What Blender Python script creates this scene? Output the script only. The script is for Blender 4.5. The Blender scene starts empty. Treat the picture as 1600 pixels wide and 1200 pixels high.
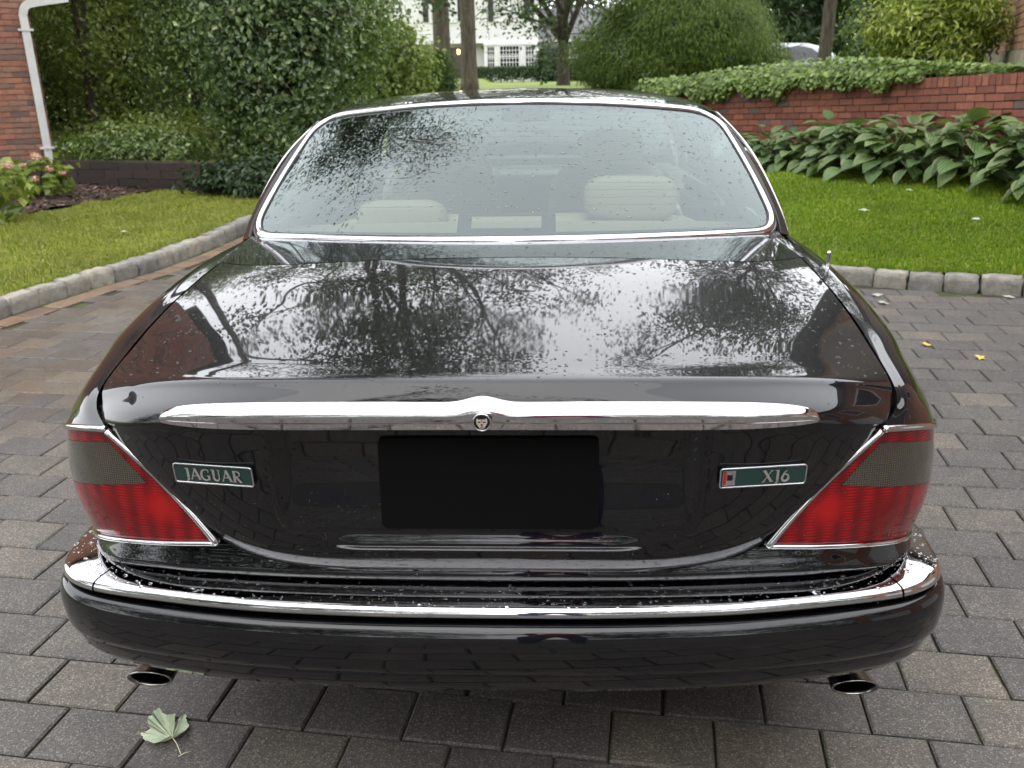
import bpy, bmesh, math, random
import numpy as np
from mathutils import Vector, Matrix
sc = bpy.context.scene
R_ = math.radians
# ------------------------------------------------------------------ camera
cam = bpy.data.cameras.new('camera'); camo = bpy.data.objects.new('camera', cam)
sc.collection.objects.link(camo); sc.camera = camo
cam.sensor_width = 36; cam.lens = 36*1400/1600; cam.clip_start = .05; cam.clip_end = 600
_p, _ps, _r = R_(19.455), R_(-2.592), R_(-0.991)
_f = Vector((math.sin(_ps)*math.cos(_p), math.cos(_ps)*math.cos(_p), -math.sin(_p)))
_rt = Vector((math.cos(_ps), -math.sin(_ps), 0)); _up = _rt.cross(_f)
_r2 = _rt*math.cos(_r)+_up*math.sin(_r); _u2 = -_rt*math.sin(_r)+_up*math.cos(_r)
_m = Matrix((_r2, _u2, -_f)).transposed().to_4x4(); _m.translation = (0.112, -1.369, 1.433)
camo.matrix_world = _m
cam.dof.use_dof = True; cam.dof.focus_distance = 2.0; cam.dof.aperture_fstop = 7.0
# ------------------------------------------------------------------ sky and sun
w = bpy.data.worlds.new('World'); sc.world = w; w.use_nodes = True
nt = w.node_tree; bg = nt.nodes['Background']
sky = nt.nodes.new('ShaderNodeTexSky'); sky.sky_type = 'NISHITA'; sky.sun_disc = False
sky.sun_elevation = R_(58); sky.sun_rotation = R_(200); sky.dust_density = 3.0; sky.air_density = 1.2
mx = nt.nodes.new('ShaderNodeMix'); mx.data_type = 'RGBA'; mx.inputs[0].default_value = .88   # even overcast veil over the sky
mx.inputs[7].default_value = (25.0, 25.3, 26.2, 1)
nt.links.new(sky.outputs[0], mx.inputs[6]); nt.links.new(mx.outputs[2], bg.inputs[0]); bg.inputs[1].default_value = .12
sun = bpy.data.lights.new('sun', 'SUN'); sun.energy = .6; sun.angle = R_(60); sun.color = (1, .96, .9)
suno = bpy.data.objects.new('sun', sun); sc.collection.objects.link(suno)
suno.rotation_euler = (R_(32), 0, R_(-20))
sc.view_settings.view_transform = 'Standard'; sc.view_settings.look = 'None'
sc.view_settings.exposure = 0.3; sc.view_settings.gamma = 1
sc.cycles.max_bounces = 10; sc.cycles.transparent_max_bounces = 16; sc.cycles.glossy_bounces = 5
sc.cycles.transmission_bounces = 6; sc.cycles.diffuse_bounces = 3
sc.cycles.caustics_reflective = False; sc.cycles.caustics_refractive = False
sc.cycles.use_denoising = True; sc.cycles.sample_clamp_indirect = 6
rng = np.random.default_rng(7); random.seed(7)
COL = sc.collection
# ------------------------------------------------------------------ helpers
def link(o, parent=None):
    COL.objects.link(o)
    if parent is not None: o.parent = parent
    return o
def tag(o, label=None, cat=None, group=None, kind=None):
    if label: o['label'] = label
    if cat: o['category'] = cat
    if group: o['group'] = group
    if kind: o['kind'] = kind
    return o
def empty(name, loc=(0, 0, 0), rz=0, parent=None):
    o = bpy.data.objects.new(name, None); o.location = loc; o.rotation_euler = (0, 0, rz); o.empty_display_size = .1
    return link(o, parent)
def me_new(name, V, F, mt=None, smooth=False):
    me = bpy.data.meshes.new(name); V = np.asarray(V, dtype=np.float32)
    if isinstance(F, np.ndarray):
        k = F.shape[1]; me.vertices.add(len(V)); me.vertices.foreach_set('co', V.ravel())
        me.loops.add(F.size); me.loops.foreach_set('vertex_index', F.astype(np.int32).ravel())
        me.polygons.add(len(F)); me.polygons.foreach_set('loop_start', np.arange(0, F.size, k, dtype=np.int32))
        me.polygons.foreach_set('use_smooth', np.full(len(F), smooth, dtype=bool))
        me.update(calc_edges=True)
    else:
        me.from_pydata([tuple(map(float, v)) for v in V], [], F)
        if smooth: me.polygons.foreach_set('use_smooth', np.ones(len(me.polygons), dtype=bool))
    me.validate()
    if mt: me.materials.append(mt)
    return me
def mk(name, V, F, mt=None, parent=None, smooth=False):
    return link(bpy.data.objects.new(name, me_new(name, V, F, mt, smooth)), parent)
def inst(name, me, loc, rot=(0, 0, 0), scale=(1, 1, 1), parent=None):
    o = bpy.data.objects.new(name, me); o.location = loc; o.rotation_euler = rot; o.scale = scale
    return link(o, parent)
def joinm(parts):
    Vs, Fs, n = [], [], 0
    for V, F in parts:
        V = np.asarray(V, float); Vs.append(V)
        Fs += [tuple(int(i)+n for i in f) for f in F]; n += len(V)
    return np.concatenate(Vs), Fs
def boxm(x0, x1, y0, y1, z0, z1):
    V = [(x, y, z) for z in (z0, z1) for y in (y0, y1) for x in (x0, x1)]
    return np.array(V, float), [(0, 2, 3, 1), (4, 5, 7, 6), (0, 1, 5, 4), (2, 6, 7, 3), (0, 4, 6, 2), (1, 3, 7, 5)]
def rotz(V, a, o=(0, 0, 0)):
    c, s = math.cos(a), math.sin(a); V = np.asarray(V, float)
    return np.stack([V[:, 0]*c-V[:, 1]*s+o[0], V[:, 0]*s+V[:, 1]*c+o[1], V[:, 2]+o[2]], 1)
def cr(P, n, closed=False):
    """Catmull-Rom through P (k,3), n samples (uniform in knots)"""
    P = np.asarray(P, float); k = len(P)
    if closed: Q = np.concatenate([P[-1:], P, P[:2]]); m = k
    else: Q = np.concatenate([2*P[:1]-P[1:2], P, 2*P[-1:]-P[-2:-1]]); m = k-1
    t = np.linspace(0, m, n, endpoint=not closed); i = np.minimum(t.astype(int), m-1); f = (t-i)
    f = f.reshape((-1,)+(1,)*(P.ndim-1)); a, b, c, d = Q[i], Q[i+1], Q[i+2], Q[i+3]
    return .5*((2*b)+(-a+c)*f+(2*a-5*b+4*c-d)*f*f+(-a+3*b-3*c+d)*f**3)
def resample(P, n):
    P = np.asarray(P, float); d = np.r_[0, np.cumsum(np.linalg.norm(np.diff(P, axis=0), axis=1))]
    t = np.linspace(0, d[-1], n); return np.stack([np.interp(t, d, P[:, k]) for k in range(P.shape[1])], 1)
def gridF(nu, nv):
    i = np.arange(nu-1)[:, None]*nv+np.arange(nv-1)[None]
    return np.stack([i, i+nv, i+nv+1, i+1], -1).reshape(-1, 4)
def gnorm(P):
    du = np.gradient(P, axis=0); dv = np.gradient(P, axis=1); n = np.cross(du, dv)
    return n/np.maximum(np.linalg.norm(n, axis=-1, keepdims=True), 1e-9)
def patch(name, P, mt, parent=None, out=None, skirt=0.0, flip=False):
    """smooth grid patch; out = a point inside the body so normals face away from it; skirt = turned-in edge depth"""
    P = np.asarray(P, float); nu, nv = P.shape[:2]; N = gnorm(P)
    if out is not None:
        if np.sum((P-np.asarray(out))*N) < 0: flip = True
    if flip: P = P[::-1]; N = -N[::-1]
    V = P.reshape(-1, 3); F = gridF(nu, nv)
    # orientation: gridF normal = du x dv
    me = None
    if skirt > 0:
        idx = np.r_[np.arange(nv), np.arange(1, nu)*nv+nv-1, (nu-1)*nv+np.arange(nv-2, -1, -1), np.arange(nu-2, 0, -1)*nv]
        n0 = len(V); a = V[idx]; b = a-N.reshape(-1, 3)[idx]*skirt
        V = np.concatenate([V, a, b]); m = len(idx); j = np.arange(m); j2 = (j+1) % m
        F = np.concatenate([F, np.stack([n0+j, n0+m+j, n0+m+j2, n0+j2], 1)])
    return mk(name, V, F, mt, parent, True)
def tubem(path, r, n=8, closed=False, flat=None):
    """swept tube; r scalar or array; flat=(a,b) elliptical radii, b along reference up"""
    P = np.asarray(path, float); k = len(P); r = np.broadcast_to(np.asarray(r, float), (k,))
    T = (np.roll(P, -1, 0)-np.roll(P, 1, 0)) if closed else np.gradient(P, axis=0)
    T /= np.maximum(np.linalg.norm(T, axis=1, keepdims=True), 1e-9)
    ref = np.array([0, 0, 1.]) if abs(T[0, 2]) < .9 else np.array([1., 0, 0])
    V = []; a = ref-T[0]*(ref@T[0]); a /= np.linalg.norm(a)
    for i in range(k):
        a = a-T[i]*(a@T[i]); a /= max(np.linalg.norm(a), 1e-9); b = np.cross(T[i], a)
        th = np.arange(n)*2*math.pi/n
        fa, fb = flat if flat else (1, 1)
        V.append(P[i]+r[i]*(np.cos(th)[:, None]*a*fb+np.sin(th)[:, None]*b*fa))
    V = np.concatenate(V); F = []
    for i in range(k if closed else k-1):
        for j in range(n):
            F.append((i*n+j, i*n+(j+1) % n, ((i+1) % k)*n+(j+1) % n, ((i+1) % k)*n+j))
    if not closed: F.append(tuple(range(n))[::-1]); F.append(tuple((k-1)*n+j for j in range(n)))
    return V, F
def tube(name, path, r, mt, parent=None, n=8, closed=False, flat=None):
    V, F = tubem(path, r, n, closed, flat); return mk(name, V, F, mt, parent, True)
def lathem(prof, n=24):
    """profile [(r,h)] round local z"""
    V = []; F = []
    for r, h in prof:
        for j in range(n): V.append((r*math.cos(j*2*math.pi/n), r*math.sin(j*2*math.pi/n), h))
    for i in range(len(prof)-1):
        for j in range(n): F.append((i*n+j, i*n+(j+1) % n, (i+1)*n+(j+1) % n, (i+1)*n+j))
    return np.array(V), F
def sst(a, b, x):
    t = np.clip((np.asarray(x, float)-a)/(b-a), 0, 1); return t*t*(3-2*t)
# ------------------------------------------------------------------ materials
def mat(name, base=(.5, .5, .5), rough=.5, metal=0, **kw):
    m = bpy.data.materials.new(name); m.use_nodes = True; b = m.node_tree.nodes['Principled BSDF']
    b.inputs['Base Color'].default_value = (*base, 1); b.inputs['Roughness'].default_value = rough
    b.inputs['Metallic'].default_value = metal
    for k, v in kw.items(): b.inputs[k.replace('_', ' ')].default_value = v
    return m
def nd(m, t, **kw):
    n = m.node_tree.nodes.new(t)
    for k, v in kw.items(): setattr(n, k, v)
    return n
def lk(m, a, b): m.node_tree.links.new(a, b)
def pos(m): return nd(m, 'ShaderNodeNewGeometry').outputs['Position']
def noise(m, scale, detail=4, rough=.6, vec=None, sx=None):
    n = nd(m, 'ShaderNodeTexNoise'); n.inputs['Scale'].default_value = scale; n.inputs['Detail'].default_value = detail
    n.inputs['Roughness'].default_value = rough
    v = vec or pos(m)
    if sx:
        mp = nd(m, 'ShaderNodeMapping'); mp.inputs['Scale'].default_value = sx; lk(m, v, mp.inputs[0]); v = mp.outputs[0]
    lk(m, v, n.inputs['Vector']); return n.outputs['Fac']
def ramp(m, fac, stops):
    r = nd(m, 'ShaderNodeValToRGB'); e = r.color_ramp.elements
    while len(e) < len(stops): e.new(.5)
    for i, (p, c) in enumerate(stops): e[i].position = p; e[i].color = (*c, 1) if len(c) == 3 else c
    lk(m, fac, r.inputs[0]); return r.outputs[0]
def mixc(m, fac, a, b, mode='MIX'):
    n = nd(m, 'ShaderNodeMix', data_type='RGBA', blend_type=mode)
    for s, v in ((0, fac), (6, a), (7, b)):
        if isinstance(v, (int, float)): n.inputs[s].default_value = v
        elif isinstance(v, tuple): n.inputs[s].default_value = (*v, 1)
        else: lk(m, v, n.inputs[s])
    return n.outputs[2]
def bsdf(m): return m.node_tree.nodes['Principled BSDF']
def setc(m, c): lk(m, c, bsdf(m).inputs['Base Color'])
def bump(m, fac, strength=.3, dist=.005):
    b = nd(m, 'ShaderNodeBump'); b.inputs['Strength'].default_value = strength; b.inputs['Distance'].default_value = dist
    lk(m, fac, b.inputs['Height'])
    lk(m, b.outputs[0], bsdf(m).inputs['Normal'])
def island(m): return nd(m, 'ShaderNodeNewGeometry').outputs['Random Per Island']
def objrand(m): return nd(m, 'ShaderNodeObjectInfo').outputs['Random']
def foliage(name, stops, trans=.35, rough=.45, rnd='island', spec=.4, big=1.2):
    m = mat(name, (.1, .2, .05), rough); bsdf(m).inputs['Specular IOR Level'].default_value = spec
    c = ramp(m, island(m) if rnd == 'island' else objrand(m), stops)
    n = noise(m, big, 2); c = mixc(m, .45, c, ramp(m, n, [(.3, (.62, .62, .62)), (.7, (1.3, 1.25, 1.05))]), 'MULTIPLY')
    setc(m, c)
    t = nd(m, 'ShaderNodeBsdfTranslucent'); lk(m, mixc(m, 1.0, c, (1.25, 1.35, .6), 'MULTIPLY'), t.inputs[0])
    ms = nd(m, 'ShaderNodeMixShader'); ms.inputs[0].default_value = trans
    out = m.node_tree.nodes['Material Output']
    lk(m, bsdf(m).outputs[0], ms.inputs[1]); lk(m, t.outputs[0], ms.inputs[2]); lk(m, ms.outputs[0], out.inputs['Surface'])
    return m
# paint and car
M_paint = mat('black_paint', (.003, .003, .004), .3, IOR=1.5, Specular_IOR_Level=.04, Coat_Weight=1.0, Coat_Roughness=.012, Coat_IOR=1.54)
lk(M_paint, ramp(M_paint, noise(M_paint, 5, 6, .7), [(.4, (.008,)*3), (.75, (.05,)*3)]), bsdf(M_paint).inputs['Coat Roughness'])
setc(M_paint, ramp(M_paint, noise(M_paint, 11, 8, .8), [(.5, (.0025, .0025, .0035)), (.8, (.009, .009, .009))]))
M_chrome = mat('chrome', (.60, .60, .615), .035, 1.0)
_n = noise(M_chrome, 60, 4); lk(M_chrome, ramp(M_chrome, _n, [(.45, (.02,)*3), (.75, (.12,)*3)]), bsdf(M_chrome).inputs['Roughness'])
M_rubber = mat('black_rubber', (.012, .012, .012), .55)
M_dark = mat('dark_plastic', (.006, .006, .007), .35)
M_under = mat('underbody', (.01, .01, .01), .8)
M_pipe = mat('exhaust_steel', (.32, .31, .3), .22, 1.0)
M_matblack = mat('matt_black', (.003, .003, .003), .9, Specular_IOR_Level=.1)  # even black for pipe bores, number plate and pane backings
M_leather = mat('cream_leather', (.42, .36, .26), .5); bump(M_leather, noise(M_leather, 250, 3), .15, .002)
M_carpet = mat('cream_carpet', (.36, .32, .25), .9)
M_wood = mat('dash_dark', (.05, .035, .03), .4)
M_red = mat('red_lens', (.42, .004, .008), .2, IOR=1.5, Specular_IOR_Level=.05, Coat_Weight=1.0, Coat_Roughness=.03)
M_smoke = mat('smoked_lens', (.075, .062, .045), .1, IOR=1.5, Coat_Weight=1.0, Coat_Roughness=.03)
def lensmat(m, c1, c2, fx, fz, spots_=()):
    w1 = nd(m, 'ShaderNodeTexWave', wave_type='BANDS', bands_direction='Z'); w1.inputs['Scale'].default_value = fz
    w2 = nd(m, 'ShaderNodeTexWave', wave_type='BANDS', bands_direction='X'); w2.inputs['Scale'].default_value = fx
    for w_ in (w1, w2): lk(m, pos(m), w_.inputs[0])
    mul = nd(m, 'ShaderNodeMath', operation='MULTIPLY'); lk(m, w1.outputs['Fac'], mul.inputs[0]); lk(m, w2.outputs['Fac'], mul.inputs[1])
    c = ramp(m, mul.outputs[0], [(.0, c1), (1., c2)])
    for q, rr_, cc in spots_:  # soft glow of the reflectors put into the lens colour
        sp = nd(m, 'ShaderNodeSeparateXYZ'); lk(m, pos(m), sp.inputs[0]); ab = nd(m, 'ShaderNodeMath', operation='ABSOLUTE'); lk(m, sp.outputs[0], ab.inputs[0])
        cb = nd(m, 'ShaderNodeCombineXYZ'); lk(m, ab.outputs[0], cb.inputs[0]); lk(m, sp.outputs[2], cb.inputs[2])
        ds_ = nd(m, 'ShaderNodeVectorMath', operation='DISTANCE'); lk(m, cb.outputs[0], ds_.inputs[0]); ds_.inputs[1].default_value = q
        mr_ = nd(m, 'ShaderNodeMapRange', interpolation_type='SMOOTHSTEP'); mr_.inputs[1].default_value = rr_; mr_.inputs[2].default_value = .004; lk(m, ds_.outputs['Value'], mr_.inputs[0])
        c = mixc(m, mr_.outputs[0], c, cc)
    setc(m, c); bump(m, w1.outputs['Fac'], .06, .001)
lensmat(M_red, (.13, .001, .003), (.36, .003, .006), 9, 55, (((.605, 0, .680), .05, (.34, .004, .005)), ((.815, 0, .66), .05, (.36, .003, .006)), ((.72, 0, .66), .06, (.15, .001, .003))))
lensmat(M_smoke, (.030, .025, .019), (.10, .085, .058), 70, 75)
M_refl = mat('red_reflector', (.45, .004, .004), .2, Coat_Weight=1.0)
M_badge = mat('badge_green', (.006, .035, .03), .3, Coat_Weight=.6)
M_silver = mat('silver_letter', (.62, .6, .57), .3, .8)
M_cream = mat('emblem_cream', (.55, .48, .38), .4, .2)
M_frit = mat('frit', (.012, .008, .011), .5)
M_wire = mat('heater_wire', (.03, .02, .018), .6)
def glass(name, tint, ior):
    m = bpy.data.materials.new(name); m.use_nodes = True; n = m.node_tree; n.nodes.remove(n.nodes['Principled BSDF'])
    tr = nd(m, 'ShaderNodeBsdfTransparent'); tr.inputs[0].default_value = (*tint, 1)
    gl = nd(m, 'ShaderNodeBsdfGlossy'); gl.inputs['Roughness'].default_value = .012; gl.inputs[0].default_value = (.82, .93, .92, 1)
    fr = nd(m, 'ShaderNodeFresnel'); fr.inputs[0].default_value = ior
    ms = nd(m, 'ShaderNodeMixShader'); lk(m, fr.outputs[0], ms.inputs[0]); lk(m, tr.outputs[0], ms.inputs[1]); lk(m, gl.outputs[0], ms.inputs[2])
    lk(m, ms.outputs[0], n.nodes['Material Output'].inputs[0]); return m
M_glass = glass('rear_glass', (.66, .73, .69), 1.9)
M_glass2 = glass('side_glass', (.62, .70, .66), 1.6)
M_pane = glass('house_pane', (.25, .27, .28), 1.6)
M_drop = mat('rain_water', (.9, .9, .9), 0.0, IOR=1.33, Transmission_Weight=1.0)
# ground things
M_paver = mat('paver', (.17, .16, .15), .62)
def pavermat(m, rnd):
    P = pos(m)
    c = ramp(m, rnd, [(0, (.082, .076, .073)), (.35, (.108, .098, .088)), (.6, (.094, .087, .083)), (.8, (.120, .108, .093)), (1, (.138, .122, .102))])
    c = mixc(m, .55, c, ramp(m, noise(m, 7, 4), [(.3, (.62, .62, .64)), (.7, (1.25, 1.2, 1.14))]), 'MULTIPLY')
    v = nd(m, 'ShaderNodeTexVoronoi'); v.inputs['Scale'].default_value = 330; lk(m, P, v.inputs[0])
    sep = nd(m, 'ShaderNodeSeparateColor'); lk(m, v.outputs['Color'], sep.inputs[0])
    spk = ramp(m, sep.outputs[0], [(.0, (.4,)*3), (.5, (.95,)*3), (.86, (1.2,)*3), (.93, (2.6, 2.5, 2.35))])
    c = mixc(m, .75, c, spk, 'MULTIPLY')
    # brown leaf-litter stain on the damp side by the kerb
    sx = nd(m, 'ShaderNodeSeparateXYZ'); lk(m, P, sx.inputs[0])
    g1 = nd(m, 'ShaderNodeMapRange'); g1.inputs[1].default_value = -1.25; g1.inputs[2].default_value = -2.3; lk(m, sx.outputs[0], g1.inputs[0])
    g2 = nd(m, 'ShaderNodeMapRange'); g2.inputs[1].default_value = 1.3; g2.inputs[2].default_value = 2.4; lk(m, sx.outputs[1], g2.inputs[0])
    mu = nd(m, 'ShaderNodeMath', operation='MULTIPLY'); lk(m, g1.outputs[0], mu.inputs[0]); lk(m, g2.outputs[0], mu.inputs[1])
    st = ramp(m, noise(m, 2.2, 6, .7), [(.42, (0,)*3), (.62, (1,)*3)])
    mu2 = nd(m, 'ShaderNodeMath', operation='MULTIPLY'); lk(m, st, mu2.inputs[0]); lk(m, mu.outputs[0], mu2.inputs[1])
    c = mixc(m, mu2.outputs[0], c, mixc(m, .8, c, (.95, .74, .54), 'MULTIPLY'))
    setc(m, c)
    wr = nd(m, 'ShaderNodeMapRange'); wr.inputs[3].default_value = .66; wr.inputs[4].default_value = .36; lk(m, mu.outputs[0], wr.inputs[0])
    lk(m, wr.outputs[0], bsdf(m).inputs['Roughness'])
    ad = nd(m, 'ShaderNodeMath', operation='ADD'); lk(m, sep.outputs[1], ad.inputs[0]); lk(m, noise(m, 60, 5, .7), ad.inputs[1])
    bump(m, ad.outputs[0], .8, .005)
pavermat(M_paver, objrand(M_paver))
M_paver2 = mat('paver_joined', (.17, .16, .15), .62); pavermat(M_paver2, island(M_paver2))
M_rust = mat('rusty_paver', (.2, .1, .05), .45); 
setc(M_rust, mixc(M_rust, .6, ramp(M_rust, objrand(M_rust), [(0, (.13, .085, .055)), (1, (.19, .125, .075))]), ramp(M_rust, noise(M_rust, 9, 5), [(.3, (.45,)*3), (.7, (1.2,)*3)]), 'MULTIPLY')); bump(M_rust, noise(M_rust, 120, 4), .3, .003)
M_sand = mat('joint_sand', (.09, .075, .05), .95)
setc(M_sand, ramp(M_sand, noise(M_sand, 3.5, 5, .7), [(.3, (.02, .018, .014)), (.47, (.035, .03, .02)), (.53, (.045, .06, .012)), (.6, (.04, .045, .015)), (.66, (.16, .14, .105))]))
M_granite = mat('granite', (.4, .4, .4), .7)
_c = ramp(M_granite, objrand(M_granite), [(0, (.20, .195, .185)), (.5, (.27, .255, .23)), (1, (.33, .305, .26))])
setc(M_granite, mixc(M_granite, .8, _c, ramp(M_granite, noise(M_granite, 14, 6, .75), [(.3, (.4, .39, .36)), (.65, (1.2, 1.18, 1.12))]), 'MULTIPLY')); bump(M_granite, noise(M_granite, 45, 6, .7), .6, .012)
M_lawnsoil = mat('lawn_soil', (.06, .1, .015), .95)
setc(M_lawnsoil, ramp(M_lawnsoil, noise(M_lawnsoil, 2.5, 5), [(.3, (.045, .085, .008)), (.6, (.08, .13, .012)), (.75, (.11, .12, .025))]))
M_farlawn = mat('far_lawn', (.12, .17, .03), .9)
setc(M_farlawn, ramp(M_farlawn, noise(M_farlawn, 1.2, 6, .7), [(.3, (.10, .15, .025)), (.7, (.20, .24, .05))]))
M_mulch = mat('mulch', (.05, .03, .02), .95)
setc(M_mulch, ramp(M_mulch, noise(M_mulch, 40, 6, .75), [(.3, (.018, .01, .008)), (.55, (.06, .034, .024)), (.75, (.14, .09, .065))])); bump(M_mulch, noise(M_mulch, 30, 6, .8), 1.0, .03)
M_soil = mat('bed_soil', (.03, .02, .012), .95); bump(M_soil, noise(M_soil, 25, 5), .8, .03)
def brickmat(name, stops, rnd):
    m = mat(name, (.3, .1, .05), .8)
    c = ramp(m, rnd(m), stops)
    c = mixc(m, .6, c, ramp(m, noise(m, 22, 6, .7), [(.3, (.55,)*3), (.7, (1.25, 1.2, 1.15))]), 'MULTIPLY'); setc(m, c)
    bump(m, noise(m, 70, 5, .7), .4, .006); return m
M_brickR = brickmat('red_brick', [(0, (.17, .06, .04)), (.5, (.23, .082, .052)), (.88, (.28, .105, .066)), (.95, (.12, .085, .075)), (1, (.15, .10, .09))], objrand)
M_brickL = brickmat('house_brick', [(0, (.24, .105, .07)), (.3, (.33, .135, .085)), (.5, (.27, .14, .10)), (.65, (.13, .085, .07)), (.8, (.36, .17, .11)), (1, (.20, .12, .09))], objrand)
M_brickI = brickmat('house_brick_joined', [(0, (.24, .105, .07)), (.3, (.33, .135, .085)), (.5, (.27, .14, .10)), (.65, (.13, .085, .07)), (.8, (.36, .17, .11)), (1, (.20, .12, .09))], island)
M_brickT = brickmat('tan_brick', [(0, (.27, .15, .09)), (.5, (.33, .18, .11)), (1, (.38, .21, .13))], objrand)
M_brickTI = brickmat('tan_brick_joined', [(0, (.27, .15, .09)), (.5, (.33, .18, .11)), (1, (.38, .21, .13))], island)
M_mortarD = mat('dark_mortar', (.06, .045, .038), .95)
M_mortar = mat('mortar', (.22, .19, .16), .95)
M_stucco = mat('stucco', (.32, .28, .2), .95)
setc(M_stucco, ramp(M_stucco, noise(M_stucco, 12, 6, .75), [(.3, (.12, .10, .07)), (.7, (.34, .30, .22))])); bump(M_stucco, noise(M_stucco, 60, 5), .8, .01)
M_concrete = mat('concrete', (.3, .29, .28), .9); setc(M_concrete, ramp(M_concrete, noise(M_concrete, 8, 5), [(.3, (.2, .19, .18)), (.7, (.34, .33, .31))]))
M_block = mat('dark_block', (.045, .028, .022), .8)
setc(M_block, mixc(M_block, .6, ramp(M_block, objrand(M_block), [(0, (.018, .011, .009)), (1, (.036, .022, .017))]), ramp(M_block, noise(M_block, 25, 6, .7), [(.3, (.5,)*3), (.7, (1.3,)*3)]), 'MULTIPLY')); bump(M_block, noise(M_block, 35, 5), .7, .012)
M_white = mat('white_paint', (.72, .72, .71), .45); setc(M_white, ramp(M_white, noise(M_white, 4, 5), [(.3, (.52, .52, .50)), (.7, (.62, .62, .61))]))
M_siding = mat('white_siding', (.50, .50, .48), .6)
M_shutter = mat('black_shutter', (.015, .016, .018), .5)
M_roof = mat('grey_shingle', (.12, .12, .13), .9); setc(M_roof, ramp(M_roof, noise(M_roof, 9, 5), [(.3, (.08, .08, .085)), (.7, (.18, .18, .19))]))
M_bark = mat('bark', (.12, .09, .065), .9)
setc(M_bark, ramp(M_bark, noise(M_bark, 5, 8, .75, sx=(3, 3, .5)), [(.32, (.03, .025, .018)), (.55, (.115, .095, .068)), (.7, (.17, .155, .115))])); bump(M_bark, noise(M_bark, 8, 6, .7, sx=(3, 3, .5)), 1.0, .06)
M_barkd = mat('dark_bark', (.03, .022, .016), .9); bump(M_barkd, noise(M_barkd, 15, 5), .7, .03)
M_lamp = mat('lantern_glow', (1, .7, .3), .5, Emission_Color=(1, .62, .25, 1), Emission_Strength=12)
M_silvercar = mat('silver_paint', (.45, .47, .5), .2, .6, Coat_Weight=1.0)
M_carglass = mat('car_glass', (.03, .035, .04), .05)
M_shrub = foliage('shrub_leaf', [(0, (.045, .085, .03)), (.5, (.09, .15, .05)), (.85, (.145, .215, .075)), (1, (.34, .40, .22))], .3, .3, spec=.7)
M_shrubM = foliage('shrub_leaf_mid', [(0, (.065, .115, .032)), (.5, (.13, .20, .055)), (.85, (.20, .28, .085)), (1, (.42, .48, .27))], .35, .3, spec=.7)
M_shrubY = foliage('shrub_leaf_light', [(0, (.11, .165, .032)), (.5, (.20, .27, .06)), (.85, (.31, .37, .11)), (1, (.5, .54, .3))], .4, .4, spec=.5)
M_shrubD = foliage('shrub_leaf_dark', [(0, (.014, .034, .014)), (.6, (.03, .06, .02)), (1, (.055, .095, .03))], .2, .4, spec=.5)
M_everg = foliage('evergreen_spray', [(0, (.03, .055, .014)), (.5, (.05, .09, .02)), (1, (.085, .135, .03))], .15, .6, spec=.2)
M_evergG = foliage('round_evergreen_spray', [(0, (.05, .09, .02)), (.5, (.09, .14, .03)), (1, (.15, .21, .045))], .15, .6, spec=.2)
M_hedge = foliage('hedge_leaf', [(0, (.02, .045, .014)), (1, (.05, .09, .025))], .15, .5, spec=.3)
M_tree = foliage('tree_leaf', [(0, (.02, .045, .015)), (.6, (.04, .075, .02)), (1, (.07, .11, .03))], .3, .45, spec=.4)
M_ivy = foliage('ivy_leaf', [(0, (.08, .14, .028)), (.5, (.16, .25, .055)), (1, (.30, .38, .13))], .3, .4, spec=.5, big=3)
M_gold = foliage('golden_leaf', [(0, (.11, .16, .022)), (.5, (.25, .32, .055)), (.85, (.42, .47, .12)), (1, (.55, .58, .25))], .35, .4, spec=.5, big=4)
M_hydr = foliage('hydrangea_leaf', [(0, (.09, .15, .028)), (.6, (.2, .27, .05)), (1, (.36, .38, .10))], .35, .4, big=5)
M_petal = foliage('hydrangea_petal', [(0, (.45, .24, .2)), (.6, (.58, .36, .3)), (1, (.62, .48, .36))], .3, .6, big=8)
M_grass = foliage('grass_blade', [(0, (.10, .18, .012)), (.45, (.16, .26, .018)), (.85, (.24, .33, .03)), (1, (.36, .34, .12))], .4, .5, spec=.3, big=1.6)
M_grassL = foliage('grass_blade_dry', [(0, (.15, .185, .035)), (.5, (.24, .28, .055)), (.85, (.34, .36, .09)), (1, (.46, .38, .19))], .4, .5, spec=.3, big=1.6)
def hostamat():
    m = foliage('hosta_leaf', [(0, (.06, .115, .035)), (.5, (.11, .18, .06)), (1, (.18, .25, .095))], .22, .38, 'obj', spec=.5, big=4)
    at = nd(m, 'ShaderNodeAttribute', attribute_name='rim'); b = bsdf(m)
    src = b.inputs['Base Color'].links[0].from_socket
    setc(m, mixc(m, at.outputs['Fac'], src, (.30, .32, .17)))
    tc = nd(m, 'ShaderNodeTexCoord'); wv = nd(m, 'ShaderNodeTexWave', wave_type='BANDS', bands_direction='X'); wv.inputs['Scale'].default_value = 3.2; wv.inputs['Distortion'].default_value = .6; lk(m, tc.outputs['Object'], wv.inputs[0]); bump(m, wv.outputs['Fac'], .45, .05)
    return m
M_hosta = hostamat()
M_leafpale = mat('pale_leaf', (.42, .48, .33), .6); setc(M_leafpale, ramp(M_leafpale, noise(M_leafpale, 45, 5), [(.3, (.30, .37, .24)), (.7, (.46, .51, .36))]))
M_leafvein = mat('pale_vein', (.52, .56, .36), .6)
M_leafyel = mat('yellow_leaf', (.55, .42, .1), .6)
M_leafgrey = mat('grey_leaf', (.34, .37, .29), .6)
# ================================================================== BLACK SEDAN
car = tag(empty('parked_car'), 'black rain-wet four-door saloon with its boot facing, parked on the grey paver drive', 'car')
INSIDE = (0, 1.6, .5)
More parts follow.
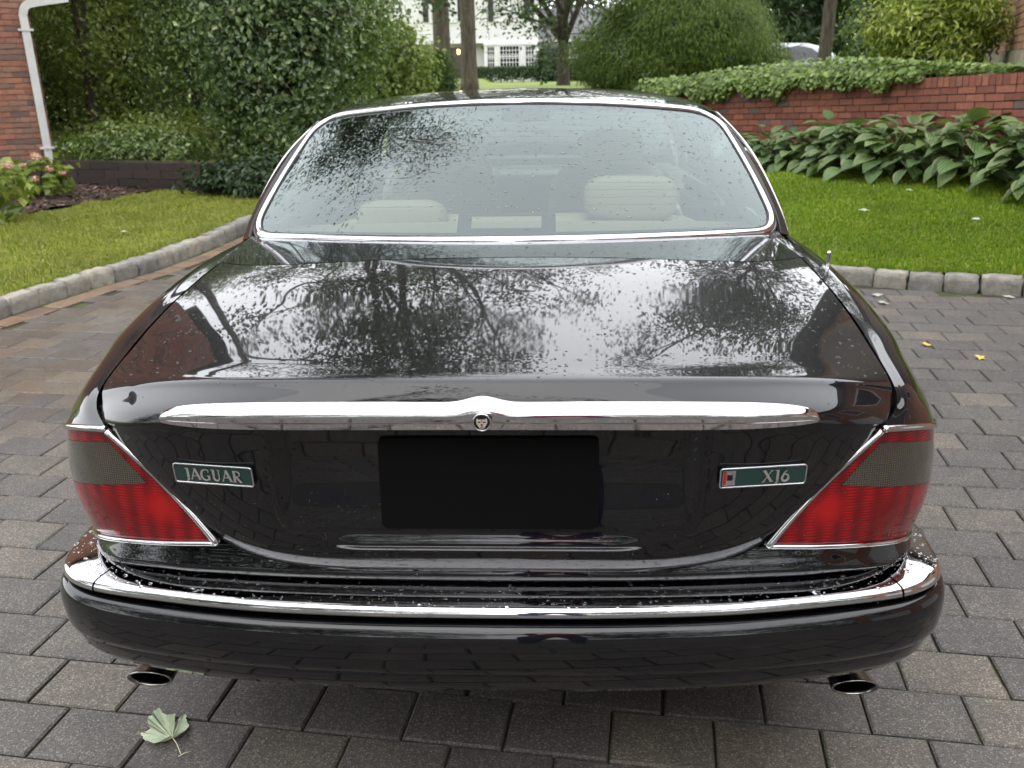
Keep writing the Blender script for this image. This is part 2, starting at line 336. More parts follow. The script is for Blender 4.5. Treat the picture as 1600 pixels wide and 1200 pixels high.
# ---- boot lid: rows lofted between centre profile and shut-line edge
lidC = np.array([(.745, 1.0055), (.62, .9964), (.45, .9822), (.28, .9668), (.14, .9534), (.086, .9479), (.052, .9442), (.037, .9402), (.029, .932), (.019, .915), (.013, .895), (.016, .865), (.022, .82), (.027, .76), (.030, .70), (.033, .65), (.038, .61), (.047, .582), (.056, .566)])
lidE = np.array([(.560, .895, .972), (.750, .80, .955), (.748, .62, .941), (.742, .45, .922), (.740, .36, .906), (.738, .29, .895), (.737, .245, .886), (.736, .212, .8775), (.732, .188, .869), (.724, .168, .860), (.714, .140, .846), (.696, .112, .828), (.658, .094, .785), (.608, .080, .738), (.562, .073, .690), (.527, .071, .652), (.497, .072, .622), (.445, .071, .590), (.36, .066, .570)])
lidE[0] = (.752, .93, .962)
NV = 150; NU = 141
c2 = cr(lidC, NV); e3 = cr(lidE, NV)
u = np.linspace(-1, 1, NU); au = np.abs(u)
tv = np.linspace(0, 1, NV)
front = (1-sst(0, .12, tv))               # front rows: edge sweeps forward, keep a square-shouldered curve
py = 2.6+3.0*front+3.4*sst(.45, .6, tv); pz = 2.4+1.8*sst(.25, .5, tv)
LP = np.zeros((NV, NU, 3))
for i in range(NV):
    k = au**py[i]
    LP[i, :, 0] = u*e3[i, 0]; LP[i, :, 1] = c2[i, 0]+(e3[i, 1]-c2[i, 0])*k; LP[i, :, 2] = c2[i, 1]+(e3[i, 2]-c2[i, 1])*au**pz[i]
# number-plate recess pressed into the rear face
zz = LP[..., 2]; xx = np.abs(LP[..., 0]); rear = (LP[..., 1] < .13)
rec = (1-sst(.345, .370, xx))*sst(.645, .80, zz)*(1-sst(.858, .868, zz))*rear
LP[..., 1] += .024*rec
lip = np.exp(-((zz-.638)/.010)**2)*(1-sst(.22, .31, xx))*rear
LP[..., 1] -= .010*lip
lid = patch('boot_lid', LP, M_paint, car, INSIDE, .022)
def rear_y(x, z, P=LP):
    m = P[60:].reshape(-1, 3); d = (m[:, 0]-x)**2+(m[:, 2]-z)**2; j = np.argsort(d)[:4]; ww = 1/(d[j]+1e-8)
    return float((m[j, 1]*ww).sum()/ww.sum())
# ---- rear deck between lid and back window
def winlow(x): a = np.abs(x)/.77; return np.stack([x, .968+.268*a**2, 1.010-.030*a**2], -1)
xs = np.linspace(-.765, .765, 91)
fe = LP[0].copy(); fx = np.interp(xs, fe[:, 0], fe[:, 0])
fr = np.stack([xs, np.interp(xs, fe[:, 0], fe[:, 1])+.004, np.interp(xs, fe[:, 0], fe[:, 2])+.0005], -1)
wl = winlow(xs)+np.array([0, .035, -.002])
DP = np.stack([fr*(1-t)+wl*t-np.array([0, 0, 1])*(.003*math.sin(math.pi*t)*(1-(np.abs(xs)/.77)**2))[:, None] for t in np.linspace(0, 1, 14)])
patch('rear_deck', DP, M_paint, car, INSIDE, .015)
# ---- quarter panels and body sides
FL = [
 [(.694, .103, .8335), (.728, .150, .852), (.741, .205, .8735), (.744, .33, .9015), (.749, .45, .9205), (.753, .62, .9405), (.755, .80, .9545), (.757, .95, .9615), (.768, 1.1, .958), (.785, 1.3, .95), (.795, 1.6, .948), (.80, 2.2, .95), (.80, 3.0, .95), (.79, 3.7, .94), (.76, 4.4, .90), (.70, 4.85, .82)],
 [(.738, .125, .8265), (.762, .170, .850), (.775, .23, .870), (.786, .35, .896), (.794, .46, .916), (.803, .63, .935), (.808, .80, .948), (.812, .95, .954), (.82, 1.1, .952), (.83, 1.3, .944), (.835, 1.6, .942), (.84, 2.2, .944), (.84, 3.0, .944), (.83, 3.7, .93), (.80, 4.4, .88), (.74, 4.85, .80)],
 [(.777, .152, .8175), (.792, .200, .839), (.804, .26, .856), (.816, .38, .880), (.832, .48, .892), (.842, .64, .906), (.848, .80, .916), (.852, .95, .919), (.857, 1.1, .918), (.863, 1.3, .914), (.868, 1.6, .912), (.872, 2.2, .914), (.872, 3.0, .914), (.862, 3.7, .895), (.83, 4.4, .85), (.765, 4.86, .78)],
 [(.812, .187, .8055), (.826, .243, .819), (.836, .305, .830), (.847, .41, .843), (.860, .51, .850), (.870, .66, .857), (.876, .81, .863), (.881, .95, .866), (.884, 1.1, .866), (.888, 1.3, .865), (.892, 1.6, .865), (.895, 2.2, .866), (.895, 3.0, .866), (.885, 3.7, .85), (.85, 4.4, .80), (.78, 4.87, .74)],
 [(.837, .237, .789), (.848, .292, .794), (.856, .348, .798), (.866, .44, .802), (.876, .54, .808), (.886, .68, .809), (.891, .82, .810), (.894, .96, .811), (.896, 1.1, .811), (.898, 1.3, .811), (.899, 1.6, .811), (.90, 2.2, .811), (.90, 3.0, .81), (.89, 3.7, .80), (.858, 4.4, .75), (.79, 4.88, .70)],
 [(.858, .345, .776), (.865, .385, .775), (.870, .425, .775), (.877, .48, .776), (.885, .57, .777), (.892, .70, .775), (.897, .83, .774), (.899, .96, .773), (.90, 1.1, .772), (.901, 1.3, .771), (.901, 1.6, .77), (.901, 2.2, .77), (.901, 3.0, .77), (.892, 3.7, .76), (.862, 4.4, .71), (.795, 4.885, .66)]]
FL = np.array(FL)
FP = cr(np.stack([cr(l, 170) for l in FL]), 34)
axR, axF, wr_ = 1.13, 4.0, .36
ys = np.linspace(.44, 4.85, 150)
topx = np.interp(ys, FL[5, :, 1], FL[5, :, 0]); topz = np.interp(ys, FL[5, :, 1], FL[5, :, 2])
def zlow(y):
    z = np.full_like(y, .24)
    for a in (axR, axF):
        d = wr_**2-(y-a)**2; z = np.where(d > 0, np.maximum(z, .31+np.sqrt(np.maximum(d, 0))), z)
    return z
zl = zlow(ys); SP = []
for t in np.linspace(0, 1, 18):
    z = topz-.004+(zl-topz+.004)*t; s = (topz-z)/.53
    SP.append(np.stack([topx+.006*np.sin(np.clip(s, 0, 1)*math.pi)-.045*np.clip(s, 0, 1)**2.2, ys, z], -1))
SP = np.stack(SP)
MIR = np.array([-1, 1, 1])
for s in (1, -1):
    q = patch('quarter_panel', FP*(MIR if s < 0 else 1), M_paint, car, INSIDE, .02)
    patch('body_side', SP*(MIR if s < 0 else 1), M_paint, car, INSIDE, .02)
# ---- tail lamps
lT = np.array([(.690, .100, .8265), (.737, .122, .820), (.776, .149, .811), (.811, .184, .799), (.836, .234, .783), (.856, .342, .770), (.868, .435, .762)])
lB = np.array([(.502, .068, .617), (.600, .083, .609), (.700, .114, .597), (.772, .162, .579), (.820, .230, .558), (.848, .335, .545), (.862, .435, .540)])
NS, NT = 70, 44
def lampgrid(s0, s1, t0, t1, ns, nt_, push=0.0):
    T = cr(lT, 400); B = cr(lB, 400); out = []
    for s in np.linspace(s0, s1, ns):
        i = s*399; a = np.array([np.interp(i, np.arange(400), T[:, k]) for k in range(3)]); b = np.array([np.interp(i, np.arange(400), B[:, k]) for k in range(3)])
        row = []
        for t in np.linspace(t0, t1, nt_):
            p = a*(1-t)+b*t; q = math.sin(math.pi*t)
            nx = np.array([.25+.75*sst(.25, .8, s), -(1-.9*sst(.35, .95, s)), 0]); nx /= np.linalg.norm(nx)
            p = p+nx*(.016*q*sst(0, .35, s)+push); p[0] -= .010*q*(1-s)**4
            row.append(p)
        out.append(row)
    return np.array(out)
for s in (1, -1):
    mm = MIR if s < 0 else 1
    lamp = mk('tail_lamp', *[x if i else x*mm for i, x in enumerate((lampgrid(0, 1, 0, 1, 30, 16, -.012).reshape(-1, 3), gridF(30, 16)))], M_dark, car, True)
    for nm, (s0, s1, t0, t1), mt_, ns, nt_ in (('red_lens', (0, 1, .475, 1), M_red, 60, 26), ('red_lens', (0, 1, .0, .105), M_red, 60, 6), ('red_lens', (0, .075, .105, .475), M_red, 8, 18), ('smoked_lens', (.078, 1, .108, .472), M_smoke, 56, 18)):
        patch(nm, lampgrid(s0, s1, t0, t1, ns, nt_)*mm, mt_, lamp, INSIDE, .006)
    Tt = cr(lT, 40)*mm; Bt = cr(lB, 40)*mm
    tube('chrome_trim', Tt+np.array([0, -.004, .004]), .0062, M_chrome, lamp, 8)
    tube('chrome_trim', Bt+np.array([0, -.004, -.001]), .0045, M_chrome, lamp, 8)
    dg = lampgrid(0, .001, 0, 1, 2, 30, .002)[0]*mm
    dg = dg+np.array([-.003*s, -.003, 0])
    tube('chrome_trim', dg, np.linspace(.0055, .0075, 30), M_chrome, lamp, 8)
# ---- panel under lamps and lid
vb = cr(np.array([(0, .066), (.2, .068), (.36, .074), (.5, .086), (.6, .098), (.7, .128), (.77, .173), (.818, .240), (.848, .345), (.864, .44)]), 70)
vb = np.concatenate([vb[::-1]*[-1, 1], vb[1:]])
def plan_n(p):
    t = np.gradient(p, axis=0); n = np.stack([t[:, 1], -t[:, 0]], 1); return n/np.linalg.norm(n, axis=1, keepdims=True)
vn = plan_n(vb)
VP = np.stack([np.c_[vb+vn*o, np.full(len(vb), z)] for o, z in ((-.02, .62), (-.006, .60), (.001, .585), (.006, .574), (.0105, .564), (.012, .556), (.0095, .547), (.002, .5395), (-.012, .535), (-.03, .53), (-.05, .5))])
VP[..., 2] -= .03*sst(.6, .85, np.abs(VP[..., 0]))*(VP[..., 2] > .545); VP[:4, :, 1] += .004
patch('rear_panel', VP, M_paint, car, INSIDE, 0)
# ---- bumper
bp = cr(np.array([(0, -.032), (.2, -.030), (.4, -.018), (.55, .002), (.68, .029), (.778, .062), (.842, .108), (.874, .172), (.884, .27), (.888, .42), (.89, .62)]), 110)
bp = resample(bp, 300); bp = np.concatenate([bp[::-1]*[-1, 1], bp[1:]]); bn = plan_n(bp)
BZ = .012
def bsweep(sec, sl=slice(None), fan=0.0):
    P = bp[sl]; N = bn[sl]; P = P+N*(fan*sst(.6, .86, np.abs(P[:, 0])))[:, None]
    return np.stack([np.c_[P+N*o, np.full(len(P), z+BZ)] for o, z in sec])
bumper = patch('bumper', bsweep([(-.045, .470), (-.030, .4845), (-.022, .4875), (-.014, .487), (-.006, .481), (-.001, .468), (.001, .450), (-.0005, .425), (-.003, .403), (-.007, .3905), (-.0125, .3865), (-.0155, .3845), (-.0155, .3815), (-.017, .376), (-.022, .355), (-.036, .333), (-.075, .318), (-.12, .310), (-.2, .31)]), M_paint, car, INSIDE, 0)
csec = [(-.20, .5245), (-.165, .524), (-.135, .5232), (-.10, .5222), (-.07, .5208), (-.048, .519), (-.036, .5172), (-.029, .5152), (-.0245, .5117), (-.0222, .507), (-.0213, .501), (-.024, .4955), (-.03, .4935)]
xj = np.abs(bp[:, 0]); i0 = np.where(bp[:, 0] < -.757)[0][-1]; i1 = np.where(bp[:, 0] > .757)[0][0]
ie0 = np.where(bp[:, 1] < .46)[0][0]; ie1 = np.where(bp[:, 1] < .46)[0][-1]
for sl in (slice(i0, i1+1), slice(ie0, i0), slice(i1+1, ie1)):
    patch('chrome_blade', bsweep(csec, sl, .009), M_chrome, bumper, INSIDE, .004)
# ---- exhaust tips
for s in (1, -1):
    V, F = lathem([(.034, .22), (.036, .03), (.0385, .006), (.0385, 0), (.0345, .001), (.033, .012), (.032, .2)], 28)
    V = V*[1.22, .80, 1]; ca, sa = math.cos(R_(92)), math.sin(R_(92))
    # axis: +h goes forward (y) and slightly up; tilt the mouth down
    W = np.stack([V[:, 0], V[:, 2]*.97+V[:, 1]*.2, V[:, 1]*.98-V[:, 2]*.10+.012], 1)
    W[:, 1] += .17; W[:, 0] += .727*s; W[:, 2] += .226
    W[:, 1] -= (W[:, 2]-.226)*.75*(V[:, 2] < .1)      # slash cut
    ex = mk('exhaust_tip', W, F, M_pipe, car, True)
    dk, df = lathem([(.0, .1), (.031, .1)], 20); dk = dk*[1.15, .72, 1]
    mk('bore_disc', np.stack([dk[:, 0]+.727*s, dk[:, 2]+.17, dk[:, 1]-.1*.1+.238], 1), df, M_matblack, ex)  # flat black disc across the pipe bore
    tube('tail_pipe', [(.727*s, .30, .25), (.71*s, .7, .27), (.68*s, 1.3, .28)], .03, M_pipe, ex, 10)
# ---- plinth (chrome boot handle) with emblem
def plinth_sec(x):
    a = min(1, abs(x)/.562); e = max(0, 1-a**7)**.5; h = .043*(.12+.88*e)
    zt = .8685+h; zt += .010*math.exp(-(x/.030)**2)
    return zt
_xs = np.linspace(-.56, .56, 57); _pf = np.polyfit(_xs**2, [rear_y(x, .868) for x in _xs], 4)
PX = np.concatenate([np.linspace(-.562, -.4, 28), np.linspace(-.395, .395, 101), np.linspace(.4, .562, 28)]); PP = []
for x in PX:
    zt = plinth_sec(x); zb = .8675; y0 = float(np.polyval(_pf, x*x))-.003; b = .024*min(1, (zt-zb)/.04); row = []
    for t in np.linspace(0, 1, 26):
        z = zt+(zb-zt)*t; prof = math.sin(min(1, t*2.4)*math.pi/2)**.8*(1-.25*max(0, t-.45)/.55)
        if t > .70: prof -= .08
        row.append((x, y0+.004-b*prof, z))
    PP.append(row)
PP = np.array(PP); plinth = patch('boot_handle', PP, M_chrome, lid, INSIDE, .014)
ye = rear_y(0, .9)-.0225
def disc(name, r, h0, h1, z, mt_, par, n=24, prof=None):
    V, F = lathem(prof or [(0, h1), (r, h1), (r, h0)], n); return mk(name, np.stack([V[:, 0], ye-V[:, 2], V[:, 1]+z], 1), F, mt_, par, False)
emb = disc('emblem', .0145, -.012, .002, .886, M_dark, plinth)
V, F = tubem([(.0145*math.cos(a), ye-.002, .886+.0145*math.sin(a)) for a in np.linspace(0, 2*math.pi, 28, endpoint=False)], .0016, 6, True)
mk('emblem_ring', V, F, M_chrome, emb, True)
face = [(-.0075, .0085), (-.0055, .0055), (0, .0062), (.0055, .0055), (.0075, .0085), (.0092, .004), (.0085, -.002), (.006, -.0055), (.004, -.0095), (0, -.0108), (-.004, -.0095), (-.006, -.0055), (-.0085, -.002), (-.0092, .004)]
mk('emblem_face', [(x, ye-.0035, .886+z) for x, z in face], [tuple(range(len(face)))], M_cream, emb)
for fx, fz, rx, rz in ((-.0042, .0012, .0026, .0013), (.0042, .0012, .0026, .0013), (0, -.0035, .0022, .0016), (0, -.0075, .0034, .0009), (0, .0035, .0007, .003)):
    mk('emblem_mark', [(fx+rx*math.cos(a), ye-.0041, .886+fz+rz*math.sin(a)) for a in np.linspace(0, 2*math.pi, 10, endpoint=False)], [tuple(range(10))], M_dark, emb)
# ---- badges: framed green plates with cut letters
def strokes(ch):
    A = lambda cx, cy, rx, ry, a0, a1, n=14: [(cx+rx*math.cos(R_(a)), cy+ry*math.sin(R_(a))) for a in np.linspace(a0, a1, n)]
    if ch == 'J': return .50, [([(.3, 1), (.3, .12)], .19, .21), (A(.12, .08, .18, .24, 0, -95, 8), .2, .08), ([(.08, .97), (.4, .97)], .07, .07)]
    if ch == 'A': return .86, [([(.43, 1), (.06, 0)], .09, .09), ([(.40, 1), (.76, 0)], .2, .2), ([(.18, .34), (.62, .34)], .08, .08), ([(.0, .03), (.16, .03)], .06, .06), ([(.64, .03), (.88, .03)], .06, .06)]
    if ch == 'G': return .88, [(A(.45, .5, .37, .46, 52, 180, 14), .10, .2), (A(.45, .5, .37, .46, 180, 300, 14), .2, .09), ([(.72, .44), (.72, .06)], .17, .17), ([(.56, .44), (.84, .44)], .07, .07), ([(.72, .95), (.70, .74)], .07, .04)]
    if ch == 'U': return .86, [([(.2, 1), (.2, .36)], .2, .2), (A(.43, .33, .235, .30, 180, 360, 14), .19, .09), ([(.67, .34), (.67, 1)], .09, .09), ([(.04, .97), (.34, .97)], .06, .06), ([(.56, .97), (.78, .97)], .06, .06)]
    if ch == 'R': return .84, [([(.2, 1), (.2, 0)], .2, .2), ([(.2, .96), (.42, .96)], .08, .08), (A(.42, .735, .24, .225, 90, -90, 14), .08, .10), ([(.2, .51), (.42, .51)], .08, .08), ([(.36, .5), (.74, .0)], .14, .21), ([(.06, .03), (.34, .03)], .06, .06)]
    if ch == 'X': return .9, [([(.14, 1), (.74, 0)], .2, .2), ([(.72, 1), (.12, 0)], .08, .08), ([(.02, .97), (.3, .97)], .06, .06), ([(.6, .97), (.82, .97)], .06, .06), ([(.02, .03), (.24, .03)], .06, .06), ([(.58, .03), (.88, .03)], .06, .06)]
    if ch == '6': return .74, [(A(.38, .32, .25, .29, 0, 360, 22), .17, .17), (A(.62, .36, .46, .62, 108, 180, 12), .10, .18)]
    return .4, []
def letter(ch):
    adv, st = strokes(ch); parts = []
    for P, w0, w1 in st:
        P = np.array(P, float); n = len(P); T = np.gradient(P, axis=0); T /= np.linalg.norm(T, axis=1, keepdims=True)
        N = np.stack([-T[:, 1], T[:, 0]], 1); W = np.linspace(w0, w1, n)[:, None]/2; a, b = P+N*W, P-N*W
        V = np.concatenate([np.c_[a, np.zeros(n)], np.c_[b, np.zeros(n)]])
        parts.append((V, [(i, i+1, n+i+1, n+i) for i in range(n-1)]))
    return adv, *joinm(parts)
def rrect(w_, h_, r, n=5):
    out = []
    for cx, cy, a in ((w_-r, h_-r, 0), (-w_+r, h_-r, 90), (-w_+r, -h_+r, 180), (w_-r, -h_+r, 270)):
        out += [(cx+r*math.cos(R_(a+90*k/n)), cy+r*math.sin(R_(a+90*k/n))) for k in range(n+1)]
    return out
def badge(name, xc, zc, hw, hh, text, tx, lab, deco=False):
    y0 = rear_y(xc, zc); dx = .02; sl = (rear_y(xc+dx, zc)-rear_y(xc-dx, zc))/(2*dx); sv = (rear_y(xc, zc+dx)-rear_y(xc, zc-dx))/(2*dx)
    mp = lambda x, z, o: (xc+x, y0+x*sl+z*sv-o, zc+z)
    rr = rrect(hw, hh, .005)
    b = mk(name, [mp(x, z, .004) for x, z in rr]+[mp(x, z, -.002) for x, z in rr], [tuple(range(len(rr)))]+[(i, (i+1) % len(rr), len(rr)+(i+1) % len(rr), len(rr)+i) for i in range(len(rr))], M_badge, lid)
    b['label'] = lab
    V, F = tubem([mp(x, z, .0045) for x, z in rr], .0016, 6, True); mk('badge_frame', V, F, M_chrome, b, True)
    h = .0225; L = [letter(c) for c in text]; tot = sum(l[0] for l in L)*h; x = tx-tot/2
    for c, (adv, V, F) in zip(text, L):
        mk('letter', [mp(x+v[0]*h, -.0112+v[1]*h, .0052+.00004*j) for j, v in enumerate(V)], F, M_silver, b); x += adv*h
    if deco:
        q = [(-hw+.004, -hh+.004), (-hw+.026, -hh+.004), (-hw+.026, hh-.004), (-hw+.004, hh-.004)]
        mk('badge_tile', [mp(x, z, .0055) for x, z in q], [(0, 1, 2, 3)], M_chrome, b)
        q = [(-hw+.012, -.004), (-hw+.021, -.004), (-hw+.021, .006), (-hw+.012, .006)]
        mk('badge_mark', [mp(x, z, .0062) for x, z in q], [(0, 1, 2, 3)], M_dark, b)
        q = [(-hw+.0055, -hh+.006), (-hw+.0105, -hh+.006), (-hw+.0105, hh-.006), (-hw+.0055, hh-.006)]
        mk('badge_mark', [mp(x, z, .0062) for x, z in q], [(0, 1, 2, 3)], M_refl, b)
badge('badge', -.477, .770, .073, .0185, 'JAGUAR', 0, 'green badge with silver JAGUAR lettering')
badge('badge', .474, .770, .0745, .0185, 'XJ6', .022, 'green badge with silver XJ6 lettering and chrome end tile', True)
# ---- number plate blanked dark, in its holder
yT, yB = rear_y(0, .838)-.005, rear_y(0, .668)-.006; rr = rrect(.19, .084, .012); ypl = lambda z: yB+(yT-yB)*(z-.668)/.17
pl = mk('number_plate', [(x+.005, ypl(z+.753), z+.753) for x, z in rr]+[(x+.005, ypl(z+.753)+.012, z+.753) for x, z in rr], [tuple(range(len(rr)))]+[(i, (i+1) % len(rr), len(rr)+(i+1) % len(rr), len(rr)+i) for i in range(len(rr))], M_matblack, lid); yp = ypl(.818)
# ---- back window
def wpoint(uu, t, off=0.0):
    hw = .765+(.655-.765)*t+.012*math.sin(math.pi*t); yc = .968+(1.545-.968)*t; zc = 1.010+(1.329-1.010)*t
    ye_ = 1.236+(1.735-1.236)*t; ze = .982+(1.279-.982)*t; k = uu*uu
    p = np.array([uu*hw, yc+(ye_-yc)*k, zc+(ze-zc)*k])
    n = np.array([.55*uu, -.5, .82]); n /= np.linalg.norm(n); return p+n*(.014*math.sin(math.pi*t)*(1-k*k)+off)
def corner(t, rb=.16, rt=.15, cu=.055):
    e = 0
    if t < rb: e = 1-math.sqrt(max(0, 1-((rb-t)/rb)**2))
    elif t > 1-rt: e = 1-math.sqrt(max(0, 1-((t-1+rt)/rt)**2))
    return 1-cu*2.4*e if t > .5 else 1-cu*1.3*e
tw = np.r_[np.linspace(0, .02, 6)**1.0, np.linspace(.03, .16, 12), np.linspace(.19, .82, 18), np.linspace(.85, .97, 10), np.linspace(.978, 1, 6)]
GP = np.array([[wpoint(a*corner(t), t) for a in np.linspace(-1, 1, 61)] for t in tw])
gl = patch('back_window', GP, M_glass, car, INSIDE, 0)
outl = np.concatenate([GP[0, 3:-3], GP[:, -1], GP[-1, ::-1][3:-3], GP[::-1, 0]])
def smooth_loop(L, n, it=3):
    L = resample(np.concatenate([L, L[:1]]), n+1)[:-1]
    for _ in range(it): L = (np.roll(L, 1, 0)+2*L+np.roll(L, -1, 0))/4
    return L
OL = smooth_loop(outl, 260); cen = np.array([0, 1.32, 1.17])
wn = np.stack([.55*OL[:, 0]/.7, np.full(len(OL), -.5), np.full(len(OL), .82)], 1); wn /= np.linalg.norm(wn, axis=1, keepdims=True)
OT = np.roll(OL, -1, 0)-np.roll(OL, 1, 0); OT /= np.linalg.norm(OT, axis=1, keepdims=True); OS = np.cross(OT, wn); OS *= np.sign(np.sum(OS*(OL-cen), 1))[:, None]
def ring(name, secs, mt_, par):
    P = np.stack([OL+OS*a+wn*b for a, b in secs]); P = np.concatenate([P, P[:, :1]], 1); return patch(name, P, mt_, par, INSIDE, 0)
ring('chrome_surround', [(-.006, .000), (-.006, .004), (-.002, .0075), (.004, .009), (.010, .0085), (.015, .006), (.0165, .002), (.0165, -.004)], M_chrome, gl)
ring('window_seal', [(-.010, -.001), (-.010, .0025), (-.005, .003)], M_rubber, gl)
ring('window_seal', [(.0165, .000), (.019, .003), (.024, .002), (.030, -.006), (.034, -.02)], M_paint, gl)
# frit band, heater wires, high stop lamp frame, printed on the inner face
def gpatch(name, u0, u1, t0, t1, nu, nt_, off, mt_): return patch(name, np.array([[wpoint(a, t, off) for a in np.linspace(u0, u1, nu)] for t in np.linspace(t0, t1, nt_)]), mt_, gl, INSIDE, 0)
gpatch('frit_band', -.95, .95, .01, .040, 60, 3, -.002, M_frit)
for a, b, c, d in ((-.178, .168, .036, .066), (-.178, .168, .135, .152), (-.178, -.128, .06, .14), (.118, .168, .06, .14)): gpatch('frit_frame', a, b, c, d, 8, 4, -.002, M_frit)
for k in range(15):
    t = .20+.70*k/14
    pth = [wpoint(a, t, -.0025) for a in np.linspace(-.9, .9, 40)]; tube('heater_wire', pth, .0007, M_wire, gl, 4)
# ---- roof and pillars
RL = np.array([
 [(0, 1.552, 1.334), (0, 1.75, 1.349), (0, 2.1, 1.357), (0, 2.5, 1.352), (0, 2.85, 1.325), (0, 3.0, 1.305)],
 [(.33, 1.598, 1.326), (.335, 1.78, 1.340), (.34, 2.1, 1.349), (.335, 2.5, 1.343), (.325, 2.84, 1.316), (.32, 2.98, 1.296)],
 [(.54, 1.675, 1.306), (.55, 1.83, 1.318), (.55, 2.1, 1.327), (.545, 2.5, 1.320), (.53, 2.82, 1.295), (.52, 2.95, 1.275)],
 [(.645, 1.735, 1.286), (.657, 1.88, 1.292), (.66, 2.1, 1.296), (.652, 2.5, 1.289), (.63, 2.8, 1.264), (.615, 2.92, 1.245)],
 [(.690, 1.80, 1.264), (.700, 1.92, 1.262), (.703, 2.1, 1.263), (.695, 2.5, 1.256), (.67, 2.8, 1.233), (.655, 2.9, 1.216)]])
RP = cr(np.stack([cr(l, 60) for l in RL]), 34); RP = np.concatenate([RP[::-1]*MIR, RP[1:]])
patch('roof', RP, M_paint, car, (0, 2.2, .8), .012)
PLl = np.array([
 [(.775, 1.225, .972), (.775, 1.30, 1.02), (.748, 1.44, 1.115), (.712, 1.58, 1.20), (.664, 1.722, 1.276)],
 [(.812, 1.285, .957), (.800, 1.345, 1.015), (.771, 1.48, 1.11), (.733, 1.62, 1.193), (.680, 1.775, 1.264)],
 [(.822, 1.35, .948), (.808, 1.41, 1.010), (.780, 1.54, 1.105), (.744, 1.67, 1.186), (.690, 1.83, 1.256)],
 [(.815, 1.60, .945), (.800, 1.64, 1.005), (.775, 1.72, 1.10), (.743, 1.81, 1.178), (.697, 1.94, 1.250)]])
PPl = cr(np.stack([cr(l, 40) for l in PLl]), 22)
SGl = np.array([[(.812, 1.60, .95), (.805, 2.3, .955), (.805, 2.9, .955), (.80, 3.45, .955)], [(.765, 1.76, 1.13), (.765, 2.3, 1.12), (.762, 2.8, 1.11), (.755, 3.2, 1.09)], [(.707, 1.93, 1.255), (.702, 2.3, 1.26), (.69, 2.6, 1.25), (.66, 2.9, 1.216)]])
SGP = cr(np.stack([cr(l, 30) for l in SGl]), 14)
for s in (1, -1):
    mm = MIR if s < 0 else 1
    patch('rear_pillar', PPl*mm, M_paint, car, (0, 1.6, 1.0), .01)
    tube('drip_chrome', cr(np.concatenate([PLl[2][:-1], RL[4][1:]]), 90)*mm+np.array([.004*s, -.001, .003]), .0045, M_chrome, car, 6)
    patch('side_window', SGP*mm, M_glass2, car, (0, 2.3, 1.0), 0)
    tube('door_pillar', [(.812*s, 2.55, .95), (.768*s, 2.56, 1.12), (.70*s, 2.57, 1.25)], .03, M_rubber, car, 6)
    tube('front_pillar', [(.80*s, 3.50, .95), (.74*s, 3.2, 1.11), (.655*s, 2.90, 1.22)], .03, M_paint, car, 8)
    tube('waist_chrome', [(.806*s, 1.58, .955), (.812*s, 2.3, .957), (.81*s, 3.0, .957), (.805*s, 3.5, .955)], .006, M_chrome, car, 6)
    # wheels
    for ya in (axR, axF):
        V, F = lathem([(.22, -.09), (.30, -.105), (.315, -.09), (.318, 0), (.315, .09), (.30, .105), (.22, .09)], 32)
        wh = mk('wheel', np.stack([V[:, 2]+.775*s, V[:, 0]+ya, V[:, 1]+.318], 1), F, M_rubber, car, True)
        V, F = lathem([(0, .075*s), (.05, .08*s), (.18, .06*s), (.205, .09*s), (.222, .09*s), (.222, -.08*s)], 28)
        mk('rim', np.stack([V[:, 2]+.775*s, V[:, 0]+ya, V[:, 1]+.318], 1), F, M_pipe, wh, True)
wsl = np.array([[(0, 3.0, 1.305), (0, 3.3, 1.14), (0, 3.68, .965)], [(.33, 2.985, 1.296), (.37, 3.27, 1.135), (.41, 3.64, .96)], [(.61, 2.92, 1.245), (.69, 3.18, 1.11), (.77, 3.5, .95)]])
WP = cr(np.stack([cr(l, 16) for l in wsl]), 16); WP = np.concatenate([WP[::-1]*MIR, WP[1:]]); patch('windscreen', WP, M_glass2, car, (0, 2.3, .8), 0)
hd = np.array([[(0, 3.66, .965), (0, 4.2, .94), (0, 4.7, .87), (0, 4.93, .74), (0, 4.95, .5)], [(.45, 3.62, .965), (.43, 4.2, .925), (.4, 4.68, .85), (.38, 4.92, .72), (.38, 4.94, .5)], [(.79, 3.5, .95), (.77, 4.2, .905), (.70, 4.7, .83), (.68, 4.9, .70), (.68, 4.92, .5)]])
HP = cr(np.stack([cr(l, 30) for l in hd]), 18); HP = np.concatenate([HP[::-1]*MIR, HP[1:]]); patch('bonnet', HP, M_paint, car, (0, 3.5, .3), .01)
V, F = joinm([boxm(-.66, .66, .25, 4.8, .22, .50), boxm(-.82, .82, 1.55, 3.6, .2, .32), boxm(-.6, .6, .12, .3, .36, .5), boxm(-.66, .66, .12, .6, .5, .54)])
mk('underbody', V, F, M_under, car)
# ---- antenna on the right rear wing
V, F = lathem([(.011, 0), (.011, .003), (.007, .006), (.0045, .008), (.0045, .045), (.006, .046), (.006, .052), (.003, .055), (0, .0555)], 14)
mk('antenna', V*[1, 1, .95]+np.array([.797, .84, .944]), F, M_chrome, car, True)
